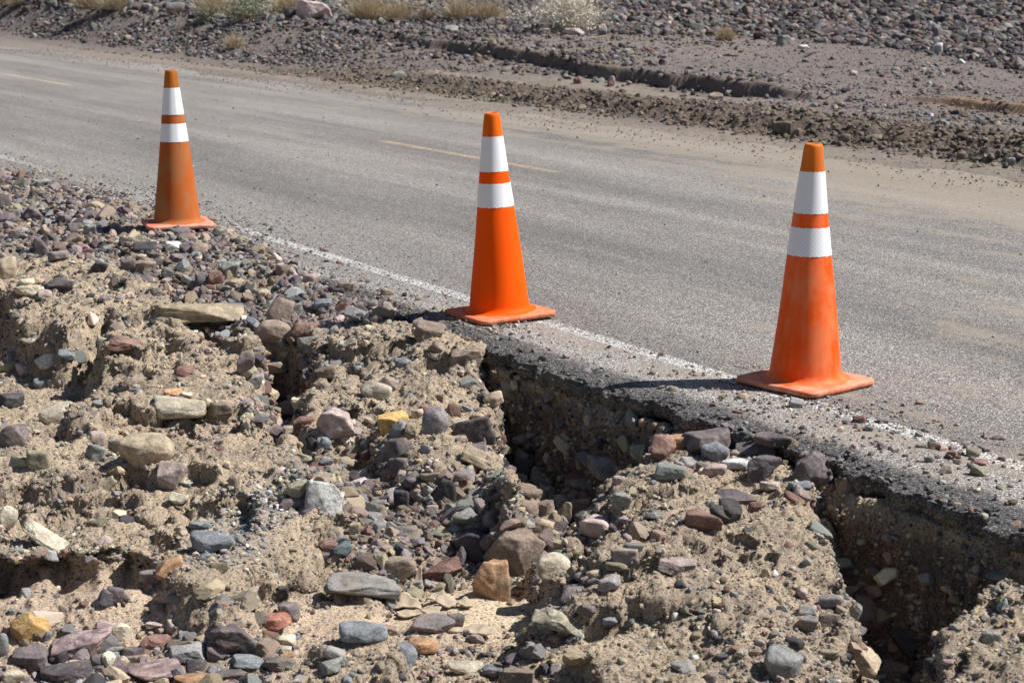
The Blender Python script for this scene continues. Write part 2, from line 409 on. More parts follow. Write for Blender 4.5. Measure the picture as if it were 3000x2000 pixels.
silt = np.clip(1-sm(VF, 6.2, 6.5)+np.interp(UF, [7.5, 10], [0, 1])*sm(VF, 7.0, 7.4)*(1-sm(VF+.4*g2, np.interp(UF, [12, 16], [8.2, 6.7]), np.interp(UF, [12, 16], [8.4, 7.0]))), 0, 1)*np.interp(UF, [0, 24, 34], [1, 1, .3])
cF = colmix(cF, silt*.85, (.285, .245, .205)); cF = colmix(cF, silt*sm(fb2(UF*.25, VF*2.2, .8, 99, 4), -.05, .35)*.6, (.20, .17, .145)); cF = colmix(cF, berm*.9, (.14, .106, .082))
ledge = np.exp(-((VF-8.45)/.25)**2)*np.interp(UF, [8, 10, 18, 21], [0, 1, 1, 0]); cF = colmix(cF, ledge*.6, (.19, .145, .115))
led2 = np.exp(-((VF-9.45)/.22)**2)*np.interp(UF, [7, 8.4], [1, 0]); cF = colmix(cF, led2*.8, (.27, .17, .09))
FPX, FPY = proj(XF, YF, ZF)
field = sm(np.interp(FPX, [-600, 0, 250, 480, 700, 1100, 1400, 1700, 2100, 2600, 3000, 3600], [14, 20, 28, 42, 52, 60, 68, 95, 104, 135, 215, 330])+14*g2-FPY, -10, 8)*(YF > 12)*(VF > 7); cF = colmix(cF, field*.7, (.11, .088, .085))
nc = len(tf); ii, jj = np.meshgrid(np.arange(len(yf)-1), np.arange(nc-1), indexing='ij'); q0 = (ii*nc+jj)
keep = (VF[1:, 1:] > 5.3); q0 = q0[keep]; FQ = np.stack([q0, q0+1, q0+1+nc, q0+nc], -1)
usedv = np.zeros(XF.size, bool); usedv[FQ.ravel()] = True; remap = np.cumsum(usedv)-1
o = mesh_np('desert_floor', PF.reshape(-1, 3)[usedv], remap[FQ], M_FARS, cF.reshape(-1, 3)[usedv], smooth=True)
tag(o, 'stony grey brown desert floor beyond the road with a dirt berm', kind='structure')
o = mesh_np('ground', np.array([[-900, -900, -1.2], [900, -900, -1.2], [900, 1500, -1.2], [-900, 1500, -1.2]]), np.array([[0, 1, 2, 3]]), M_FARS, np.tile(np.array([[.25, .2, .17]]), (4, 1)))
tag(o, 'flat desert ground reaching the horizon', kind='structure')

# ------------------------------------------------------------------ road
def mat_road():
    t = NT('chip_seal_asphalt'); co = t.obj(); s = t.sep(co); x, v = s[0], s[1]
    u = t.ma('MULTIPLY', x, -1.0)
    vc = t.sep(t.voro(co, 160)); vd = t.voro(co, 160, 'Distance')
    agg = t.ramp(vc[0], [(0, (.045, .045, .05)), (.13, (.16, .138, .125)), (.28, (.30, .272, .25)), (.52, (.41, .365, .325)), (.70, (.49, .455, .425)), (.86, (.58, .56, .54)), (.95, (.75, .72, .70))], 'CONSTANT')
    gap = t.step(vd, .62, .40)
    c = t.mix(t.ma('ADD', t.ma('MULTIPLY', gap, .75), .25), (.05, .047, .045), agg)
    c = t.mix(.13, c, (.30, .268, .24))
    mp = t.n('ShaderNodeMapping', i={'Vector': co, 'Scale': (.22, 1.5, 1)}).outputs[0]
    st = t.noise(mp, 1.0, 5, .55)
    c = t.mul(c, t.ma('ADD', t.ma('MULTIPLY', t.step(st, .3, .7), .36), .84))
    lane = t.noise(t.n('ShaderNodeMapping', i={'Vector': co, 'Scale': (.035, 1.1, 1)}).outputs[0], 1.6, 4, .6)
    c = t.mul(c, t.ma('ADD', t.ma('MULTIPLY', t.step(lane, .38, .62), .22), .89))
    # darker wheel track between the line and the lane middle
    trk = t.ma('MULTIPLY', t.ma('MULTIPLY', t.step(v, .7, 1.1), t.step(v, 2.0, 1.5)), .14)
    c = t.mul(c, t.ma('SUBTRACT', 1.0, trk))
    # blown sand lying between the stones
    n1 = t.noise(mp, 2.6, 6, .62); n2 = t.noise(co, 3.2, 5, .65)
    far = t.ma('MULTIPLY', t.step(v, 3.6, 5.6), t.ma('ADD', t.ma('MULTIPLY', t.step(u, 15, 8), .6), .4))
    nr = t.ma('MULTIPLY', t.step(u, 1.5, -1.2), .09)
    rt = t.ma('MULTIPLY', t.ma('MULTIPLY', t.step(v, 2.6, 4.4), t.step(u, 7, 2)), .15)
    thr = t.ma('ADD', t.ma('ADD', t.ma('ADD', t.ma('MULTIPLY', far, .20), nr), rt), -.01)
    dm = t.step(t.ma('ADD', t.ma('ADD', t.ma('MULTIPLY', n1, .6), t.ma('MULTIPLY', n2, .4)), thr), .57, .70)
    streak = t.ma('MULTIPLY', t.ma('MULTIPLY', t.step(v, 4.25, 4.4), t.step(v, 4.7, 4.5)), t.ma('MULTIPLY', t.step(u, 8, 12), .35))
    dm = t.ma('MAXIMUM', dm, streak)
    low = t.ma('ADD', t.ma('MULTIPLY', t.step(vc[2], .1, .9), .45), .45)
    dcol = t.mix(t.noise(co, 30, 5, .75), (.25, .21, .17), (.42, .35, .275))
    c = t.mix(t.ma('MULTIPLY', dm, low), c, dcol)
    # bare dark tar along the broken edge
    vt = t.ma('ADD', v, t.ma('MULTIPLY', t.ma('SUBTRACT', t.noise(co, 5, 5, .6), .5), .22))
    tar = t.ma('MULTIPLY', t.step(vt, -.27, -.37), .85)
    tcol = t.mix(t.step(vc[0], .55, .9), (.04, .041, .045), (.17, .16, .155))
    c = t.mix(tar, c, tcol)
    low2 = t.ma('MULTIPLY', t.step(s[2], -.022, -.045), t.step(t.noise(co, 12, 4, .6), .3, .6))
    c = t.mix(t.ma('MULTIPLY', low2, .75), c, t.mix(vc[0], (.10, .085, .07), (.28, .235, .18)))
    # worn white edge line, chipped off the lower stones
    def line(cc, half, col, seed, wear):
        dv = t.ma('ABSOLUTE', t.ma('SUBTRACT', v, cc))
        dv = t.ma('ADD', dv, t.ma('MULTIPLY', t.ma('SUBTRACT', t.noise(co, 60, 3, .6), .5), .035))
        m = t.step(dv, half+.006, half-.006)
        mp2 = t.n('ShaderNodeMapping', i={'Vector': co, 'Scale': (1, 1, 1), 'Location': (seed, 0, 0)}).outputs[0]
        w = t.noise(mp2, 2.2, 4, .6)
        cov = t.ma('ADD', t.ma('MULTIPLY', w, .9), wear)
        keepm = t.step(t.ma('SUBTRACT', cov, vc[2]), -.02, .06)
        return t.ma('MULTIPLY', m, keepm)
    wl = line(0.0, .044, None, 3.0, -.13)
    fade = t.ma('SUBTRACT', 1.0, t.ma('MULTIPLY', t.ma('MULTIPLY', t.step(u, 3.3, 4.0), t.step(u, 9.5, 6.5)), .75))
    c = t.mix(t.ma('MULTIPLY', wl, fade), c, (.78, .77, .75))
    yl = line(3.25, .045, None, 9.0, .05)
    dash = t.ma('MAXIMUM', t.ma('MULTIPLY', t.step(u, 5.05, 5.2), t.step(u, 8.05, 7.9)), t.ma('MULTIPLY', t.step(u, 16.4, 16.6), t.step(u, 19.5, 19.3)))
    c = t.mix(t.ma('MULTIPLY', t.ma('MULTIPLY', yl, dash), .7), c, (.68, .48, .28))
    nb = t.bump(gap, .8, .0035)
    nb = t.bump(t.noise(co, 22, 5, .6), .35, .006, nb)
    t.b.inputs['Roughness'].default_value = .8
    return t.out(c, nb)
us = np.concatenate([np.linspace(-30, -4.6, 60)[:-1], np.linspace(-4.6, 5.5, 1300), np.linspace(5.5, 20, 260)[1:], np.linspace(20, 160, 120)[1:]])
prof = []
for v in np.linspace(-.40, -.47, 8)[::-1][::-1]: pass
pv = list(np.linspace(6.6, .3, 64))+list(np.linspace(.28, -.30, 40))
pz = [0.0]*len(pv)
for k in range(1, 27):
    a = k/26; pv.append(-.30-.165*a); pz.append(-.022*a**2.2)
for k in range(1, 12):
    a = k/11; pv.append(-.465-.010*math.sin(a*math.pi)+.012*a); pz.append(-.022-.062*a)
for k in range(1, 8):
    a = k/7; pv.append(-.453+.2*a); pz.append(-.084-.02*a)
pv = np.array(pv); pz = np.array(pz)
UU, PV = np.meshgrid(us, pv); PZ = np.repeat(pz[:, None], len(us), 1)
edgew = sm(-PV, .30, .45)
ch = vn2(UU/.11, UU*0, 121); en = .030*fb2(UU, UU*0, .6, 101, 2)+.030*fb2(UU, UU*0, .10, 103, 4, .65)+.028*np.sign(ch)*sm(np.abs(ch), .25, .4)
PVd = PV+edgew*en
PZd = PZ+edgew*.008*fb2(UU, PV, .3, 105, 3)
R3 = np.stack([-UU, PVd, PZd], -1)
face = sm(-PZ, .018, .03)
dn = fb3(R3, .035, 107, 3, .65)*.009*sm(-PV, .34, .45)+fb3(R3, .014, 109, 2)*.007*sm(-PV, .34, .44)
R3[..., 1] -= (dn*1.8+face*.022*fb3(R3, .06, 117, 3, .6))*(PZ < -.008); R3[..., 2] += dn*.8
nc = len(us); ii, jj = np.meshgrid(np.arange(len(pv)-1), np.arange(nc-1), indexing='ij'); q0 = (ii*nc+jj).ravel()
FQ = np.stack([q0, q0+1, q0+1+nc, q0+nc], -1)
# rows run far -> near, columns run towards -x
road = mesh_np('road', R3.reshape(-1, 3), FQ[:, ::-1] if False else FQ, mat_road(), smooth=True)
road.location = (OR[0], OR[1], 0); road.rotation_euler = (0, 0, math.atan2(-EU[1], -EU[0]))
tag(road, 'grey chip seal road with worn white edge line and faded yellow dashes', kind='structure')
# ------------------------------------------------------------------ cones
def mat_cone(name, base, fade, dirt, fadeamt, dirtamt, seed, rough=.5, cap=None):
    t = NT(name); co = t.n('ShaderNodeMapping', i={'Vector': t.obj(), 'Location': (seed, seed*.3, 0)}).outputs[0]
    oz = t.sep(t.obj())[2]
    st = t.n('ShaderNodeMapping', i={'Vector': co, 'Scale': (1, 1, .22)}).outputs[0]
    n = t.noise(st, 16, 5, .62); n2 = t.noise(co, 7, 4, .6)
    f = t.step(t.ma('ADD', t.ma('MULTIPLY', n, .5), t.ma('MULTIPLY', n2, .5)), .40, .62)
    c = t.mix(t.ma('MULTIPLY', f, fadeamt), base, fade)
    d = t.step(t.ma('ADD', t.noise(st, 30, 6, .7), t.ma('MULTIPLY', t.step(oz, .80, .92), .14)), .58, .74)
    c = t.mix(t.ma('MULTIPLY', d, dirtamt), c, dirt)
    sc = t.n('ShaderNodeMapping', i={'Vector': co, 'Scale': (6, 6, 60), 'Rotation': (.3, .5, .2)}).outputs[0]
    scr = t.step(t.noise(sc, 6, 2, .5), .64, .68)
    c = t.mix(t.ma('MULTIPLY', scr, .4), c, fade)
    foot = t.step(t.ma('ADD', oz, t.ma('MULTIPLY', n, .03)), .065, .04)
    c = t.mix(t.ma('MULTIPLY', foot, .4), c, fade)
    if cap: c = t.mix(t.ma('MULTIPLY', t.step(oz, .80, .82), .75), c, t.mix(t.step(n, .35, .65), cap, tuple(q*.6 for q in cap)))
    t.b.inputs['Roughness'].default_value = rough; t.b.inputs['Specular IOR Level'].default_value = .10
    return t.out(c, t.bump(t.noise(co, 120, 4, .6), .15, .002))
def mat_base(name, base, fade, seed):
    t = NT(name); co = t.n('ShaderNodeMapping', i={'Vector': t.obj(), 'Location': (seed, seed, 0)}).outputs[0]
    oz = t.sep(t.obj())[2]
    c = t.mix(t.step(t.noise(co, 12, 5, .65), .38, .6), base, fade)
    c = t.mix(t.ma('MULTIPLY', t.step(t.noise(co, 25, 6, .7), .56, .7), .45), c, (.38, .27, .19))
    edge = t.ma('MULTIPLY', t.step(t.noise(co, 18, 5, .7), .52, .62), t.step(oz, .024, .018))
    c = t.mix(t.ma('MULTIPLY', edge, .7), c, (.22, .13, .08))
    t.b.inputs['Roughness'].default_value = .75
    return t.out(c, t.bump(t.noise(co, 70, 5, .7), .35, .003))
def mat_band():
    t = NT('white_reflective_sheet'); co = t.obj(); s = t.sep(co)
    ang = t.ma('ARCTAN2', s[1], s[0])
    a = t.ma('MULTIPLY', ang, 11.0); z = t.ma('MULTIPLY', s[2], 130.0)
    w1 = t.ma('SINE', t.ma('ADD', t.ma('MULTIPLY', a, 2.4), t.ma('MULTIPLY', z, 2.6)))
    w2 = t.ma('SINE', t.ma('SUBTRACT', t.ma('MULTIPLY', a, 2.4), t.ma('MULTIPLY', z, 2.6)))
    w = t.ma('MAXIMUM', w1, w2); g = t.step(w, .45, .95)
    c = t.mix(t.ma('MULTIPLY', g, .5), (.86, .86, .88), (.66, .71, .80))
    rn = t.n('ShaderNodeObjectInfo').outputs['Random']
    cx = t.n('ShaderNodeCombineXYZ'); t.L.new(t.ma('MULTIPLY', rn, 20.0), cx.inputs[0])
    p = t.n('ShaderNodeVectorMath', operation='ADD', i={0: co, 1: cx.outputs[0]}).outputs[0]
    sp_ = t.ma('MULTIPLY', t.step(t.noise(p, 60, 3, .6), .69, .74), .8)
    c = t.mix(sp_, c, (.33, .31, .30))
    c = t.mix(t.ma('MULTIPLY', t.step(t.noise(p, 14, 5, .7), .55, .75), .25), c, (.62, .56, .50))
    t.b.inputs['Roughness'].default_value = .35; t.b.inputs['Specular IOR Level'].default_value = .5
    return t.out(c, t.bump(g, .25, .001))
M_BAND = mat_band()
M_HOLE = NT('inside_of_cone'); M_HOLE = M_HOLE.out(M_HOLE.mix(0, (.25, .06, .015), (.1, .1, .1)))
def rad(z): return .1375-(z-.03)*(.1375-.0335)/(.885)
def lathe(prof, seg=72):
    V = []; Fc = []
    for r, z in prof:
        for k in range(seg):
            a = 2*math.pi*k/seg; V.append((r*math.cos(a), r*math.sin(a), z))
    for i in range(len(prof)-1):
        for k in range(seg):
            k2 = (k+1) % seg; Fc.append((i*seg+k, i*seg+k2, (i+1)*seg+k2, (i+1)*seg+k))
    return np.array(V), np.array(Fc)
def cone_thing(px, py, yaw, tilt, mats, label, seam=None, dz=0):
    gx, gy, gz, _ = hit(px, py)
    root = bpy.data.objects.new('traffic_cone', None); C.objects.link(root)
    root.location = (gx, gy, max(gz, 0)+.002+dz)
    root.rotation_euler = (Matrix.Rotation(tilt[0], 3, 'Y')@Matrix.Rotation(tilt[1], 3, 'X')@Matrix.Rotation(yaw, 3, 'Z')).to_euler()
    tag(root, label, 'traffic cone', 'orange traffic cones along the broken road edge')
    prof = [(.172, .0262), (.163, .0290), (.153, .031), (.1455, .034), (.1405, .041), (rad(.05), .05)]
    prof += [(rad(z), z) for z in np.linspace(.06, .895, 26)]
    prof += [(rad(.9)-.0008, .902), (rad(.9)-.003, .908), (rad(.9)-.007, .912), (rad(.9)-.011, .9125), (.0205, .911), (.0195, .905), (.019, .85), (.0, .85)]
    V, Fc = lathe(prof, 96)
    r_ = np.random.default_rng(int(px)); th = np.arctan2(V[:, 1], V[:, 0])
    V[:, 0] += .0016*np.sin(th*2+V[:, 2]*7+px)*(V[:, 2] > .06); V[:, 1] += .0012*np.sin(V[:, 2]*9+py)*(V[:, 2] > .06)
    body = mesh_np('cone_body', V, Fc, mats[0], smooth=True, parent=root)
    for z0, z1 in ((.5, .605), (.657, .811)):
        w = 96; rows = 14; VV = []
        for i, z in enumerate(np.linspace(z0, z1, rows)):
            for k in range(w):
                a = 2*math.pi*k/w
                jag = .0012*math.sin(k*2.1+z*50)+.0008*math.sin(k*5.3)
                zz = z+(jag if i in (0, rows-1) else 0)
                r = rad(zz)+.0016+(.0012 if seam and abs(((a-seam+math.pi) % (2*math.pi))-math.pi) < .16 else 0)
                x = r*math.cos(a)+.0016*math.sin(a*2+zz*7+px); y = r*math.sin(a)+.0012*math.sin(zz*9+py)
                VV.append((x, y, zz))
        FF = [(i*w+k, i*w+(k+1) % w, (i+1)*w+(k+1) % w, (i+1)*w+k) for i in range(rows-1) for k in range(w)]
        b = mesh_np('reflective_band', np.array(VV), np.array(FF), M_BAND, smooth=True, parent=root)
    # square foot with rounded corners and a toothed lower rim
    H = .195; R = .042; per = []
    for ci, (sx, sy) in enumerate(((1, 1), (-1, 1), (-1, -1), (1, -1))):
        a0 = ci*math.pi/2
        for k in range(15):
            a = a0+k/14*math.pi/2
            per.append((sx*(H-R)+R*math.cos(a), sy*(H-R)+R*math.sin(a), math.cos(a), math.sin(a)))
        nx_, ny_ = ((-1, 1), (-1, -1), (1, -1), (1, 1))[ci]
        a = a0+math.pi/2; x0, y0 = sx*(H-R)+R*math.cos(a), sy*(H-R)+R*math.sin(a)
        x1, y1 = nx_*(H-R)+R*math.cos(a), ny_*(H-R)+R*math.sin(a)
        for k in range(1, 91):
            f = k/91; per.append((x0+(x1-x0)*f, y0+(y1-y0)*f, math.cos(a), math.sin(a)))
    per = np.array(per); n = len(per); k = np.arange(n)
    tooth = (k % 3 == 0)
    wob = .0005*np.sin(k*.11)+.0004*np.sin(k*.057+px)
    rings = []
    def ring(inset, z, round_=0):
        x = per[:, 0]-per[:, 2]*inset; y = per[:, 1]-per[:, 3]*inset
        if round_:
            a = np.arctan2(y, x); x = x*(1-round_)+.166*np.cos(a)*round_; y = y*(1-round_)+.166*np.sin(a)*round_
        zz = z if hasattr(z, '__len__') else np.full(n, z)
        rings.append(np.stack([x, y, zz+wob*(z if not hasattr(z, '__len__') else .01)/.02], -1))
    ring(.012, np.full(n, .007)); ring(.003+.002*tooth, np.where(tooth, .0002, .0075)); ring(0, .011); ring(.0, .021); ring(.002, .0245); ring(.007, .0268)
    ring(.022, .0272); ring(.04, .0278, .5); ring(.04, .0290, 1.0)
    V = np.vstack(rings+[np.array([[0, 0, .0278]])]); m = len(rings); c0 = len(V)-1
    Fc = [(i*n+j, i*n+(j+1) % n, (i+1)*n+(j+1) % n, (i+1)*n+j) for i in range(m-1) for j in range(n)]
    mesh_np('cone_base', V, np.array(Fc), mats[1], smooth=True, parent=root)
    return root
m3 = (mat_cone('faded_orange_plastic', (.88, .092, .004), (.80, .24, .10), (.42, .17, .07), .75, .3, 3.1, .5, (.78, .21, .015)), mat_base('faded_orange_rubber', (.68, .17, .08), (.72, .29, .18), 2.0))
m2 = (mat_cone('bright_orange_plastic', (.95, .092, .0), (.92, .13, .006), (.4, .12, .04), .25, .28, 8.7, .6, (.82, .17, .012)), mat_base('orange_rubber', (.75, .15, .06), (.74, .24, .13), 5.0))
m1 = (mat_cone('browned_orange_plastic', (.44, .10, .018), (.36, .15, .06), (.22, .09, .035), 1.0, .6, 14.2, .65, (.50, .16, .02)), mat_base('dusty_orange_rubber', (.62, .19, .12), (.66, .33, .24), 9.0))
cone_thing(2358, 1127, math.radians(41), (math.radians(.2), 0), m3, 'faded pinkish orange traffic cone nearest the camera, rightmost of the three')
cone_thing(1464, 926, math.radians(30), (math.radians(-2.1), 0), m2, 'bright clean orange traffic cone leaning slightly left, middle of the three')
cone_thing(521, 671, math.radians(18), (math.radians(-.4), 0), m1, 'dirty brownish orange traffic cone farthest away, leftmost of the three', seam=-1.35, dz=.016)

# ------------------------------------------------------------------ individual stones, each placed where the photo has it
REG = {1: (0, 500, 2.091), 2: (0, 1250, 2.091), 3: (800, 750, 2.091), 4: (800, 1400, 2.6133), 5: (1500, 1200, 1.96), 6: (2100, 1000, 1.568), 7: (0, 0, 1.568), 8: (1500, 0, 1.568)}
